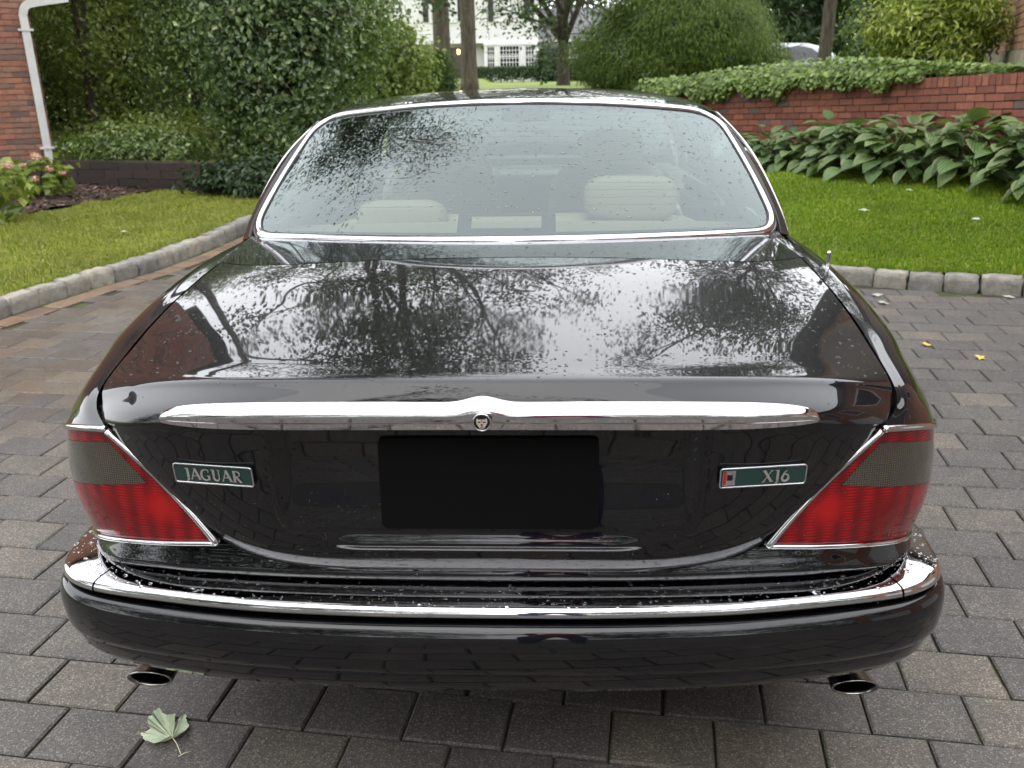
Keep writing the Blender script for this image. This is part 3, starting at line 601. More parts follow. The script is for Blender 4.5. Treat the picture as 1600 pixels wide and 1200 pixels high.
# ---- interior
def cushion(name, x, y, z, sx, sy, sz, mt_, par, e=.45, tilt=0):
    V = []; n1, n2 = 18, 10
    sg = lambda v, k: np.sign(v)*abs(v)**k
    for i in range(n2+1):
        ph = -math.pi/2+math.pi*i/n2
        for j in range(n1):
            th = 2*math.pi*j/n1; V.append((sx*sg(math.cos(ph), e)*sg(math.cos(th), e), sy*sg(math.cos(ph), e)*sg(math.sin(th), e), sz*sg(math.sin(ph), e)))
    V = np.array(V); c, s_ = math.cos(tilt), math.sin(tilt); V = np.stack([V[:, 0], V[:, 1]*c+V[:, 2]*s_, -V[:, 1]*s_+V[:, 2]*c], 1)+[x, y, z]
    F = [(i*n1+j, i*n1+(j+1) % n1, (i+1)*n1+(j+1) % n1, (i+1)*n1+j) for i in range(n2) for j in range(n1)]
    return mk(name, V, F, mt_, par, True)
patch('parcel_shelf', np.array([[(x, .99+.27*(x/.77)**2+t*(.50-.2*(x/.77)**2), .972-.02*(x/.77)**2) for x in np.linspace(-.74, .74, 30)] for t in np.linspace(0, 1, 6)]), M_carpet, car, (0, 1.2, .5), 0)
rs = cushion('rear_seat', 0, 1.62, .70, .66, .12, .27, M_leather, car, .3, .25)
for x in (-.37, .37): cushion('headrest', x, 1.56, 1.03 if x > 0 else .96, .15, .05, .075, M_leather, rs, .55, .1)
for x in (-.37, .37):
    fs = cushion('front_seat', x, 2.62, .72, .27, .10, .32, M_leather, car, .45, .25); cushion('headrest', x, 2.52, 1.10, .135, .045, .085, M_leather, fs, .55, .1)
cushion('dashboard', 0, 3.42, .80, .74, .2, .14, M_wood, car, .3)
V, F = tubem([(-.37+.19*math.cos(a), 3.08+.06*math.sin(a), .93+.18*math.sin(a)) for a in np.linspace(0, 2*math.pi, 28, endpoint=False)], .016, 8, True); mk('steering_wheel', V, F, M_dark, car, True)
cushion('mirror', 0, 3.02, 1.22, .12, .015, .03, M_dark, car, .5)
cushion('tunnel', 0, 2.7, .45, .9, .9, .12, M_carpet, car, .2)
patch('headlining', np.concatenate([cr(np.stack([cr(l, 20) for l in RL]), 10)[::-1]*MIR, cr(np.stack([cr(l, 20) for l in RL]), 10)[1:]])-np.array([0, -.02, .03]), M_carpet, car, (0, 2.2, 2.5), 0)
# ---- rain drops: shallow water domes
def drops(name, P, n, par, rmin, rmax, region=None, flat=.45, seed=1, stretch=1.25):
    g = np.random.default_rng(seed); P = np.asarray(P); N = gnorm(P); nu, nv = P.shape[:2]
    du = np.linalg.norm(np.diff(P, axis=0)[:, :-1], axis=-1)*np.linalg.norm(np.diff(P, axis=1)[:-1], axis=-1); pr_ = du.ravel()
    if region is not None: pr_ = pr_*region(P[:-1, :-1]).ravel()
    idx = g.choice(len(pr_), n, p=pr_/pr_.sum()); i, j = np.divmod(idx, nv-1); a, b = g.random((2, n, 1))
    lerp = lambda A: (A[i, j]*(1-a)+A[i+1, j]*a)*(1-b)+(A[i, j+1]*(1-a)+A[i+1, j+1]*a)*b
    c = lerp(P); nn = lerp(N); nn /= np.linalg.norm(nn, axis=1, keepdims=True)
    if np.sum((c-np.array(INSIDE))*nn) < 0: nn = -nn
    r = rmin+(rmax-rmin)*g.random(n)**3.2
    t1 = np.cross(nn, np.array([.31, .95, .1])); t1 /= np.linalg.norm(t1, axis=1, keepdims=True); t2 = np.cross(nn, t1)
    k = 8; th = np.arange(k)*2*math.pi/k; Vs = []
    wob = 1+.22*g.standard_normal((n, k)); sx = 1+(stretch-1)*2*g.random((n, 1))
    for rad, h in ((1.0, -.05), (.78, .55), (.38, .92)):
        q = c[:, None]+(r[:, None]*rad*wob*np.cos(th)*sx)[..., None]*t1[:, None]+(r[:, None]*rad*wob*np.sin(th))[..., None]*t2[:, None]+(r*h*flat)[:, None, None]*nn[:, None]
        Vs.append(q)
    V = np.concatenate(Vs+[(c+nn*(r*flat)[:, None])[:, None]], 1)     # n,25,3
    F = []
    for a_ in range(2):
        for m_ in range(k): F.append((a_*k+m_, a_*k+(m_+1) % k, (a_+1)*k+(m_+1) % k, (a_+1)*k+m_))
    T3 = [(16+m_, 16+(m_+1) % k, 24, 24) for m_ in range(k)]
    F = np.array(F+[(x, y, z, z) for x, y, z, _ in T3]); FF = (F[None]+25*np.arange(n)[:, None, None]).reshape(-1, 4)
    quads = FF[FF[:, 2] != FF[:, 3]]; tris = FF[FF[:, 2] == FF[:, 3]][:, :3]
    V = V.reshape(-1, 3)
    allF = np.concatenate([quads[:, [0, 1, 2]], quads[:, [0, 2, 3]], tris])
    return tag(mk(name, V, allF, M_drop, par, True), kind='stuff')
drops('rain_drops', LP[:66], 1500, lid, .0008, .0032, None, .6, seed=3)
drops('rain_drops', LP[70:], 1300, lid, .0006, .0020, lambda p: (p[..., 2] < .74)*1.0+.05, seed=4)
drops('rain_drops', GP, 3000, gl, .0009, .0034, lambda p: .25+sst(1.03, 1.25, p[..., 2]), seed=5)
drops('rain_drops', bsweep(csec[3:8], slice(ie0, ie1), .009), 900, bumper, .0010, .0042, seed=6)
drops('rain_drops', VP[3:7], 500, car, .0008, .0028, seed=8)
drops('rain_drops', DP, 500, car, .0010, .0034, seed=9)
drops('rain_drops', lampgrid(0, .8, .5, 1, 30, 20), 160, car, .0006, .0018, seed=10)
# ================================================================== SETTING
def fbm(x, y, s=1.0):
    return (np.sin(x*1.7*s+1.3)*np.cos(y*1.3*s-.7)+.5*np.sin(x*3.9*s-y*2.3*s+2.1)+.25*np.cos(x*7.1*s+y*8.3*s))/1.75
# --- left kerb line and right kerb line (tops of the drive's edge)
KL = np.array([(-4.9, -5.0), (-4.5, -1.5), (-4.0, 1.5), (-3.62, 3.1), (-3.36, 3.98), (-3.18, 4.72), (-2.99, 5.28), (-2.87, 5.97), (-2.80, 6.71), (-2.75, 7.6), (-2.7, 9.0), (-2.7, 11.5), (-2.7, 15)])
KL = cr(KL, 400)
KR = cr(np.array([(6.4, 3.55), (5.4, 3.75), (4.4, 4.02), (3.16, 4.37), (2.72, 4.52), (2.30, 4.68), (2.02, 4.86), (1.88, 5.2), (1.82, 6.0), (1.8, 8), (1.75, 11), (1.7, 15)]), 300)
def wall_line(x): return np.interp(x, WX, WY)
WA, WB = np.array([5.35, 5.93]), np.array([1.75, 12.98])     # retaining wall face, right end to left end
wd = (WB-WA)/np.linalg.norm(WB-WA); wnrm = np.array([-wd[1], wd[0]])  # pointing to the lawn side
if wnrm[0] > 0: wnrm = -wnrm
wlen = np.linalg.norm(WB-WA)
def wtop(s): return 1.40-.047*s
# ground sheet
def hgt(x, y):
    z = -.06+.72*sst(13, 27, y)
    back = sst(.05, .5, ((x-WA[0])*-wnrm[0]+(y-WA[1])*-wnrm[1]))*(x > 1.4)*(y < 40)
    sw = (x-WA[0])*wd[0]+(y-WA[1])*wd[1]
    z = np.where(back > 0, z+back*np.maximum(0, (wtop(np.clip(sw, -1, wlen))-.06-z))*(1-sst(8, 20, ((x-WA[0])*-wnrm[0]+(y-WA[1])*-wnrm[1])))*(1-.9*sst(wlen-1.0, wlen+3, sw)), z)
    lb = sst(.0, .35, (y-9.42)+.29*(x+4.9))*(x < -2.9)
    z = z+lb*.36*(1-sst(-3.6, -3.0, x))*(1-sst(16, 26, y)*.4)
    return z+.02*fbm(x, y, .6)*(np.abs(x) > 4)
gx = np.r_[np.linspace(-160, -12, 26), np.linspace(-11.5, 11.5, 150), np.linspace(12, 160, 26)]; gy = np.r_[np.linspace(-120, -8, 20), np.linspace(-7, 24, 170), np.linspace(25, 200, 50)]
GX, GY = np.meshgrid(gx, gy, indexing='ij'); G = np.stack([GX, GY, hgt(GX, GY)], -1)
tag(mk('ground', G.reshape(-1, 3), gridF(len(gx), len(gy)), M_farlawn, None, True), kind='structure')
M_asphalt = mat('asphalt', (.05, .05, .052), .85); bump(M_asphalt, noise(M_asphalt, 90, 4), .5, .01)
rdx, rdy = np.linspace(-60, 60, 40), np.array([-13, -9, -5.0]); RX, RY = np.meshgrid(rdx, rdy, indexing='ij')
tag(mk('added_road', np.stack([RX, RY, 0*RX-.02], -1).reshape(-1, 3), gridF(40, 3), M_asphalt), kind='structure')  # unseen strip added behind the camera to darken the rear-face reflections
# --- drive: joint bed, individual pavers, the rest joined
drive = tag(empty('driveway'), kind='structure')
bed = np.concatenate([np.stack([KL[:, 0]-.02, KL[:, 1], np.full(400, -.012)], 1)[None], np.stack([np.interp(KL[:, 1], [-5, 3.4, 3.5, 4.4, 5, 15], [8, 7.5, 6.5, 3.1, 1.9, 1.75]), KL[:, 1], np.full(400, -.012)], 1)[None]])
t_ = np.linspace(0, 1, 30)[:, None, None]; bedg = bed[0][None]*(1-t_)+bed[1][None]*t_
mk('joint_bed', bedg.reshape(-1, 3), gridF(30, 400), M_sand, drive, False)
ta = R_(-6.9); ex2 = np.array([math.cos(ta), math.sin(ta)]); ey2 = np.array([-math.sin(ta), math.cos(ta)])
PW, PD = .2345, .1695
def paver_me(k):
    g = np.random.default_rng(100+k); hw_, hd_ = PW/2-.0027, PD/2-.0027; V = []
    j = g.uniform(-.0015, .0015, (4, 2))
    for z, ins in ((-.035, 0), (-.0045, 0), (0, .005)):
        for i, (sx, sy) in enumerate(((-1, -1), (1, -1), (1, 1), (-1, 1))): V.append((sx*(hw_-ins)+j[i, 0], sy*(hd_-ins)+j[i, 1], z))
    F = [(8, 9, 10, 11)]+[(r*4+i, r*4+(i+1) % 4, r*4+4+(i+1) % 4, r*4+4+i) for r in (0, 1) for i in range(4)]
    return np.array(V), F
PM = [paver_me(k) for k in range(6)]; PME = [me_new('paver', V, F, M_paver) for V, F in PM]
kl_y = KL[:, 1]; cells = []
for r in range(-30, 90):
    v0 = .238+PD*r
    for c in range(-34, 38):
        u0 = -1.198+PW*(c+.5)+(PW/2 if r % 2 else 0)
        p = ex2*u0+ey2*(v0+PD/2); x, y = p
        if y < -4.5 or y > 13 or x > 7: continue
        xl = np.interp(y, kl_y, KL[:, 0])
        if x < xl+.27: continue
        if x > 1.7:
            o = np.argsort(KR[:, 0]); yk = np.interp(x, KR[o, 0], KR[o, 1])
            if y > yk-.10: continue
        cells.append((x, y))
cells = np.array(cells)
# which pavers are seen: drop those under the car body, rank the rest by how near they lie to the camera
C0 = np.array([.112, -1.369]); dv = cells-C0; az = np.degrees(np.arctan2(dv[:, 0], dv[:, 1])); dist = np.linalg.norm(dv, axis=1)
hid = (np.abs(cells[:, 0]) < .80) & (cells[:, 1] > .52); infr = (az > -36) & (az < 32) & (dist > 1.35)
score = np.where(infr & ~hid, dist, 1e3+dist); order = np.argsort(score); pick = set(order[:300].tolist()); rest = []
for i, (x, y) in enumerate(cells):
    k = int(rng.integers(0, 6)); dz = rng.uniform(-.0025, .0015); tl = rng.uniform(-.006, .006, 3); fl = math.pi if rng.random() < .5 else 0
    if i in pick: inst('paver', PME[k], (x, y, dz), (tl[0], tl[1], ta+tl[2]*.8+fl), parent=drive)
    else:
        V = rotz(PM[k][0]+[0, 0, dz], ta+tl[2]*.8+fl, (x, y, 0)); rest.append(V)
n = len(rest); F0 = np.array([list(f) for f in PM[0][1]]); FF = (F0[None]+12*np.arange(n)[:, None, None]).reshape(-1, 4)
tag(mk('paver_field', np.concatenate(rest), FF, M_paver2, drive), kind='stuff')
# rusty soldier course beside the left kerb
kd = resample(KL[(KL[:, 1] > 2.2) & (KL[:, 1] < 11)], 42); kt = np.gradient(kd, axis=0); kt /= np.linalg.norm(kt, axis=1, keepdims=True); kn = np.stack([kt[:, 1], -kt[:, 0]], 1)
bme = []
for k in range(3):
    V, F = PM[k]; bme.append(me_new('edge_paver', V*np.array([.205/PW, .155/PD, 1]), F, M_rust))
for i in range(len(kd)-1):
    p = kd[i]+kn[i]*.155; inst('edge_paver', bme[i % 3], (p[0], p[1], .0045+rng.uniform(-.001, .001)), (0, 0, math.atan2(kt[i, 1], kt[i, 0])), parent=drive)
# --- granite kerb blocks
def block_me(k):
    g = np.random.default_rng(k); bm = bmesh.new(); bmesh.ops.create_cube(bm, size=1)
    bmesh.ops.subdivide_edges(bm, edges=bm.edges[:], cuts=3, use_grid_fill=True)
    ph = g.uniform(0, 9, 6)
    for v in bm.verts:
        q = np.array(v.co)*2; r_ = np.linalg.norm(q, 6) if np.linalg.norm(q) else 1
        s_ = (np.sum(np.abs(q)**13)**(1/13)); q = q/max(s_, .01)*max(np.abs(q).max(), .01)
        q = q*.5; n_ = .045*np.sin(q[0]*7+ph[0])*np.cos(q[1]*8+ph[1])+.025*np.sin(q[2]*9+q[0]*11+ph[2])
        v.co = Vector(q*(1+n_)+g.uniform(-.03, .03, 3))
    me = bpy.data.meshes.new('granite_block'); bm.to_mesh(me); bm.free(); me.materials.append(M_granite)
    me.polygons.foreach_set('use_smooth', np.ones(len(me.polygons), dtype=bool)); return me
BM = [block_me(k) for k in range(7)]
def kerb(name, K, L, lo=-9, hi=99):
    e = tag(empty(name), kind='structure'); d = np.r_[0, np.cumsum(np.linalg.norm(np.diff(K, axis=0), axis=1))]; s = 0
    base = [];
    while s < d[-1]-L:
        l = L*rng.uniform(.88, 1.12); a = np.array([np.interp(s, d, K[:, 0]), np.interp(s, d, K[:, 1])]); b = np.array([np.interp(s+l, d, K[:, 0]), np.interp(s+l, d, K[:, 1])]); s += l
        c = (a+b)/2; t = (b-a)/np.linalg.norm(b-a); nn = np.array([-t[1], t[0]])*kerb_side
        c = c+nn*.06
        inst('granite_block', BM[int(rng.integers(0, 7))], (c[0], c[1], .022+rng.uniform(-.008, .008)), (rng.uniform(-.04, .04), rng.uniform(-.04, .04), math.atan2(t[1], t[0])+rng.uniform(-.04, .04)), (l*.95, .125*rng.uniform(.95, 1.08), .15*rng.uniform(.92, 1.1)), e)
    V = np.concatenate([np.c_[K+0, np.full(len(K), .02)], np.c_[K+0, np.full(len(K), .03)]])
    return e
kerb_side = 1; kerb('curb', KL[(KL[:, 1] > .8) & (KL[:, 1] < 10.5)], .235)
kerb_side = -1; kerb('curb', KR[:210][:, :], .225)
# --- lawns: soil sheets rising from the kerbs, with real blades
def lawn_mesh(name, A, B, n2, zf):
    t = np.linspace(0, 1, n2)[:, None, None]; P = A[None]*(1-t)+B[None]*t; Z = zf(P[..., 0], P[..., 1], np.broadcast_to(t[..., 0], P.shape[:2]))
    G3 = np.concatenate([P, Z[..., None]], -1); o = mk(name, G3.reshape(-1, 3), gridF(*G3.shape[:2]), M_lawnsoil, None, True); tag(o, kind='structure'); return G3
Ka = KL[(KL[:, 1] > -3) & (KL[:, 1] < 11)]; Ka = resample(Ka, 120)+[-.12, 0]
Bb = np.stack([np.full(120, -9.5), np.linspace(-3, 11, 120)], 1)
zL = lambda x, y, t: .075+.03*sst(0, .3, t)+.012*fbm(x, y, 1.5)-.05*sst(8.5, 10, y)*0
LG = lawn_mesh('lawn', Ka, Bb, 40, zL)
# right lawn: from kerb to the wall foot, rising towards the house
Ra = resample(KR[:235], 120)+np.array([.02, .12])
sB = np.linspace(-.8, wlen+.3, 120)[:, None]; Rb = WA+wd*sB+wnrm*.05
def zRf(x, y, t):
    s = np.clip(((x-WA[0])*wd[0]+(y-WA[1])*wd[1]), 0, wlen); target = .56-.062*s
    return .085+(target-.085)*sst(-.05, .95, t)+.012*fbm(x, y, 1.4)
RG = lawn_mesh('lawn', Ra, Rb, 40, zRf)
def blades(name, G3, dens, mt_, h0, h1, keep, seed, lab):
    g = np.random.default_rng(seed); nu, nv = G3.shape[:2]
    A = np.linalg.norm(np.cross(G3[1:, :-1]-G3[:-1, :-1], G3[:-1, 1:]-G3[:-1, :-1]), axis=-1)
    ctr = G3[:-1, :-1]; wgt = A*keep(ctr[..., 0], ctr[..., 1]); n = int(wgt.sum()*dens); idx = g.choice(wgt.size, n, p=(wgt/wgt.sum()).ravel()); i, j = np.divmod(idx, nv-1)
    a, b = g.random((2, n, 1)); c = (G3[i, j]*(1-a)+G3[i+1, j]*a)*(1-b)+(G3[i, j+1]*(1-a)+G3[i+1, j+1]*a)*b
    h = h0+(h1-h0)*g.random((n, 1))**1.6*1.35*(1+.45*fbm(c[:, :1], c[:, 1:2], 3.0)); az_ = g.random((n, 1))*2*math.pi; d = np.concatenate([np.cos(az_), np.sin(az_), 0*az_], 1); s = np.concatenate([-np.sin(az_), np.cos(az_), 0*az_], 1)
    wd_ = .0022+.0022*g.random((n, 1)); ln = g.uniform(.1, .9, (n, 1))
    V = np.stack([c-s*wd_, c+s*wd_, c+s*wd_*.8+d*h*ln*.35+[0, 0, 1]*h*.6, c-s*wd_*.8+d*h*ln*.35+[0, 0, 1]*h*.6, c+d*h*ln+[0, 0, 1]*h*(1-.35*ln)], 1).reshape(-1, 3)
    o5 = 5*np.arange(n)[:, None]; F = np.concatenate([o5+[0, 1, 2], o5+[0, 2, 3], o5+[3, 2, 4]])
    return tag(mk(name, V, F, mt_), lab, 'grass', None, 'stuff')
blades('grass', LG, 9000, M_grassL, .02, .05, lambda x, y: (x > -6.3)*(y > 3.0)*(y < 10.2)*(np.interp(x, [-6.5, -4.95, -4.5, -3.8], [5.6, 7.5, 9.0, 9.6]) > y)*1.0, 21, 'short yellowish grass of the lawn in front of the brick house')
blades('grass', RG, 9500, M_grass, .02, .045, lambda x, y: (x < 4.8)*((x-WA[0])*wnrm[0]+(y-WA[1])*wnrm[1] > .70)*1.0, 22, 'bright green mown grass below the hosta bed')
# mulch bed by the left house, soil under the hostas
mu = np.array([(-9, 5.2), (-6.2, 6.3), (-5.3, 7.35), (-4.98, 8.1), (-4.8, 8.7), (-4.6, 9.3)]); mu = resample(cr(mu, 60), 60); mb = np.stack([np.linspace(-9, -6.3, 60), np.linspace(11, 11, 60)], 1)
t = np.linspace(0, 1, 24)[:, None, None]; P = mu[None]*(1-t)+mb[None]*t; Z = .125+.05*np.sin(np.pi*np.broadcast_to(t[..., 0], P.shape[:2])*.8)+.02*fbm(P[..., 0], P[..., 1], 5)
tag(mk('mulch_bed', np.concatenate([P, Z[..., None]], -1).reshape(-1, 3), gridF(24, 60), M_mulch, None, True), kind='structure')
M_chip = mat('bark_chip', (.1, .06, .04), .9); setc(M_chip, ramp(M_chip, island(M_chip), [(0, (.03, .017, .012)), (.6, (.085, .05, .035)), (1, (.2, .14, .1))]))
g = np.random.default_rng(5); n = 5200; a, b = g.random((2, n)); c = np.stack([np.interp(b*59, np.arange(60), mu[:, 0])*(1-a)+np.interp(b*59, np.arange(60), mb[:, 0])*a, np.interp(b*59, np.arange(60), mu[:, 1])*(1-a)+11*a], 1)
zc = .135+.05*np.sin(np.pi*a*.8)+.02*fbm(c[:, 0], c[:, 1], 5); th = g.random(n)*6.28; L_ = g.uniform(.012, .04, n); d = np.stack([np.cos(th), np.sin(th), g.uniform(-.5, .5, n)], 1)*L_[:, None]; s = np.stack([-np.sin(th), np.cos(th), g.uniform(-.4, .4, n)], 1)*(L_*.35)[:, None]; c3 = np.c_[c, zc]
tag(mk('mulch_chips', np.stack([c3-d-s, c3+d-s, c3+d+s, c3-d+s], 1).reshape(-1, 3), np.arange(4*n).reshape(-1, 4), M_chip), 'brown bark mulch chips under the hydrangeas', 'mulch', None, 'stuff')
ln_ = np.linalg.norm(Rb-Ra, axis=1); t0_ = np.clip(1-.92/np.maximum(ln_, .1), 0, 1); tt = t0_[None]+(1-t0_[None])*np.linspace(0, 1, 12)[:, None]
P = Ra[None]*(1-tt[..., None])+Rb[None]*tt[..., None]; Z = zRf(P[..., 0], P[..., 1], tt)+.012+.03*np.linspace(0, 1, 12)[:, None]
tag(mk('hosta_bed_soil', np.concatenate([P, Z[..., None]], -1).reshape(-1, 3), gridF(12, 120), M_soil, None, True), kind='structure')
# ------------------------------------------------------------------ brick helpers
def brick_me(name, L, H, D, mt_, k):
    g = np.random.default_rng(k); V, F = boxm(-L/2, L/2, 0, D, -H/2, H/2); V = V+g.uniform(-.0022, .0022, V.shape)
    return me_new(name, V, F, mt_)
# --- retaining wall on the right
rw = tag(empty('retaining_wall', (WA[0], WA[1], 0)), 'red brick garden retaining wall behind the hostas, topped with upright coping bricks', 'wall')
angW = math.atan2(wd[1], wd[0])        # local +x runs along the wall, the face looks to local +y or -y
def wl(s, o, z): p = WA+wd*s-wnrm*o; return np.array([p[0]-WA[0], p[1]-WA[1], z])
V = []; ss = np.linspace(-1, wlen, 30)
core = np.stack([np.stack([wl(s, .012, z*(wtop(s)-.012)) for s in ss]) for z in (-.1, 1)]+[np.stack([wl(s, .30, wtop(s)-.012) for s in ss])]+[np.stack([wl(s, .30, -.1) for s in ss])])
mk('mortar_core', core.reshape(-1, 3), gridF(4, 30), M_mortarD, rw)
BR = [brick_me('brick', .203, .064, .09, M_brickR, 40+k) for k in range(5)]; BC = [brick_me('coping_brick', .066, .10, .25, M_brickR, 60+k) for k in range(5)]
fl_ = angW+(math.pi if (-math.sin(angW)*-wnrm[0]+math.cos(angW)*-wnrm[1]) < 0 else 0); sgn = 1 if fl_ == angW else -1
tilt = -.047*sgn
s = -.2
while s < wlen:
    inst('coping_brick', BC[int(rng.integers(0, 5))], wl(s, -.006+rng.uniform(-.004, .004), wtop(s)-.05), (0, -tilt, fl_+rng.uniform(-.03, .03)), (1, 1, 1), rw); s += .0745
cnt = 0
for r in range(10):
    s = -.1+(.1065 if r % 2 else 0)
    while s < wlen-.1:
        z = wtop(s)-.1-.0375-.0745*r
        base_z = .56-.062*s
        if z > base_z+.18 and cnt < 300:
            inst('brick', BR[int(rng.integers(0, 5))], wl(s, rng.uniform(-.003, .003), z), (0, -tilt, fl_+rng.uniform(-.008, .008)), (1, 1, 1), rw); cnt += 1
        s += .213
# --- brick house on the left, with downspout
HL = np.array([-6.25, 10.25])      # front right corner
hl = tag(empty('brick_house', (HL[0], HL[1], 0), R_(29)), 'red brick house corner with white downspout beside the mulch bed', 'house')
mk('wall', *joinm([boxm(-6, -.02, .012, 8, .42, 6.5), boxm(-6, -.02+.008, .02, 8.0, .42, 6.4)]), M_mortar, hl)
mk('foundation', *boxm(-6, -.01, -.012, 8, -.1, .415), M_concrete, hl)
BL = [brick_me('brick', .198, .057, .09, M_brickL, 80+k) for k in range(6)]; BLh = [brick_me('brick', .095, .057, .09, M_brickL, 90+k) for k in range(3)]
BS = [brick_me('brick', .198, .057, .09, M_brickL, 95+k) for k in range(3)]; rest = []
for r in range(92):
    z = .45+.0665*r; x = -.004-(.1 if r % 2 else .2)/2; first = True; k = 0
    while x > -6:
        half = first and r % 2
        if r < 36 and x > -1.35: inst('brick', (BLh if half else BL)[int(rng.integers(0, 3 if half else 6))], (x, rng.uniform(-.003, .003), z), (0, 0, 0), (1, 1, 1), hl)
        else:
            V, F = boxm(-.099, .099, 0, .05, -.0285, .0285); rest.append(V+[x, rng.uniform(-.003, .003), z])
        x -= (.157 if half else .2075); first = False
    for k in range(14):
        y = .05+.105*(r % 2)+.2075*k+.06
        if r < 36 and k < 2: inst('brick', BS[k % 3], (-.006+rng.uniform(-.003, .003), y, z), (0, 0, math.pi/2), (1, 1, 1), hl)
        else: V, F = boxm(-.05, 0, -.099, .099, -.0285, .0285); rest.append(V+[-.006, y, z])
V, F = boxm(0, 1, 0, 1, 0, 1); F = np.array(F)
tag(mk('brick_courses', np.concatenate(rest), (F[None]+8*np.arange(len(rest))[:, None, None]).reshape(-1, 4), M_brickI, hl), kind='stuff')
mk('roof', *joinm([boxm(-6.3, .4, -.5, 8.4, 6.5, 6.7)]), M_roof, hl)
pth = cr(np.array([(-.075, -.06, .40), (-.075, -.06, 1.2), (-.075, -.06, 2.02), (-.070, -.06, 2.15), (-.02, -.06, 2.24), (.10, -.06, 2.275), (.45, -.06, 2.33)]), 60)
def boxsweep(P, hw_, hd_):
    V = []; n = len(P); T = np.gradient(P, axis=0); T /= np.linalg.norm(T, axis=1, keepdims=True)
    for p, t in zip(P, T):
        sd = np.array([t[2], 0, -t[0]]); 
        for a, b in ((-1, -1), (1, -1), (1, 1), (-1, 1)): V.append(p+sd*a*hw_+np.array([0, 1, 0])*b*hd_)
    F = [(i*4+j, i*4+(j+1) % 4, i*4+4+(j+1) % 4, i*4+4+j) for i in range(n-1) for j in range(4)]+[(0, 1, 2, 3), (n*4-4, n*4-3, n*4-2, n*4-1)]
    return np.array(V), F
ds = mk('downspout', *boxsweep(pth, .046, .036), M_white, hl)
for z in (.55, 1.95): mk('strap', *boxm(-.16, .01, -.105, .0, z, z+.025), M_white, ds)
# --- dark block retaining wall beside it
dw = tag(empty('block_wall', (-6.3, 10.3, 0)), 'low dark brown block wall under the shrubs beside the brick house', 'wall')
DA, DB = np.array([-6.35, 9.75]), np.array([-3.55, 8.98]); dd = (DB-DA)/np.linalg.norm(DB-DA); dl = np.linalg.norm(DB-DA); da = math.atan2(dd[1], dd[0])
DM = [me_new('block', *(lambda V, F: (V+np.random.default_rng(k).uniform(-.006, .006, V.shape), F))(*boxm(-.2, .2, 0, .2, -.062, .062)), M_block) for k in range(5)]
for r in range(4):
    s = .1+(.2 if r % 2 else 0)
    while s < dl:
        p = DA+dd*s; inst('block', DM[int(rng.integers(0, 5))], (p[0]+6.3, p[1]-10.3+rng.uniform(-.01, .01)+.02*r, .06+.046+.0955*r), (0, 0, da+rng.uniform(-.015, .015)), (1, 1, .74), dw); s += .408
# --- tall brick house on the right
RA, RB_ = np.array([4.72, 8.15]), np.array([7.1, 14.2]); rd = (RB_-RA)/np.linalg.norm(RB_-RA); rl = np.linalg.norm(RB_-RA); ra = math.atan2(rd[1], rd[0]); RO = RA-rd*.25; rn = np.array([-rd[1], rd[0]])
hr = tag(empty('brick_house', (RO[0], RO[1], 0), ra), 'tall tan brick house with rough rendered base behind the golden shrub', 'house')
mk('wall', *boxm(-.0, rl+.25, -9, -.014, 1.52, 4.9), M_mortar, hr); mk('rendered_base', *boxm(-.0, rl+.25, -9, .03, -.1, 1.515), M_stucco, hr)
mk('roof', *boxm(-.4, rl+.6, -9.4, .5, 4.9, 5.1), M_roof, hr)
BT = [brick_me('brick', .205, .062, .09, M_brickT, 120+k) for k in range(5)]; rest = []; cnt = 0
V0, F0 = boxm(-.1025, .1025, -.09, 0, -.031, .031)
for r in range(46):
    z = 1.555+.0725*r; x = .1+(.107 if r % 2 else 0)
    while x < rl+.15:
        if r < 17 and x < 4.0 and cnt < 300: inst('brick', BT[int(rng.integers(0, 5))], (x, rng.uniform(-.003, .003), z), (0, 0, math.pi), (1, 1, 1), hr); cnt += 1
        else: rest.append(V0+[x, rng.uniform(-.003, .003), z])
        x += .214
F0 = np.array(F0); tag(mk('brick_courses', np.concatenate(rest), (F0[None]+8*np.arange(len(rest))[:, None, None]).reshape(-1, 4), M_brickTI, hr), kind='stuff')
# ================================================================== PLANTS
def leafmesh(c, out, L, g, asp=.55, up=.5, rnd=.9, droop=.25, fold=.12, drc=None):
    """one bent quad per leaf: base, side, tip, side"""
    n = len(c); nn = out+np.array([0, 0, up])+g.standard_normal((n, 3))*rnd*.6; nn /= np.linalg.norm(nn, axis=1, keepdims=True)
    d = (g.standard_normal((n, 3))*.8+out*.5-np.array([0, 0, droop])) if drc is None else drc+g.standard_normal((n, 3))*.3
    d -= nn*np.sum(d*nn, 1, keepdims=True); d /= np.maximum(np.linalg.norm(d, axis=1, keepdims=True), 1e-6); s = np.cross(nn, d)
    l = (L*g.uniform(.65, 1.25, n))[:, None]; w_ = l*asp*.5
    V = np.stack([c-d*l*.5, c-d*l*.05+s*w_+nn*l*fold, c+d*l*.5-nn*l*.10, c-d*l*.05-s*w_+nn*l*fold], 1).reshape(-1, 3)
    return V, np.arange(4*n).reshape(-1, 4)
def lump(d, ph): return 1+.20*np.sin(3.1*d[:, 0]+ph[0])*np.cos(2.7*d[:, 1]+ph[1])+.14*np.sin(5.3*d[:, 2]+4.1*d[:, 0]+ph[2])+.09*np.cos(8.3*d[:, 1]-6.1*d[:, 2]+ph[3])
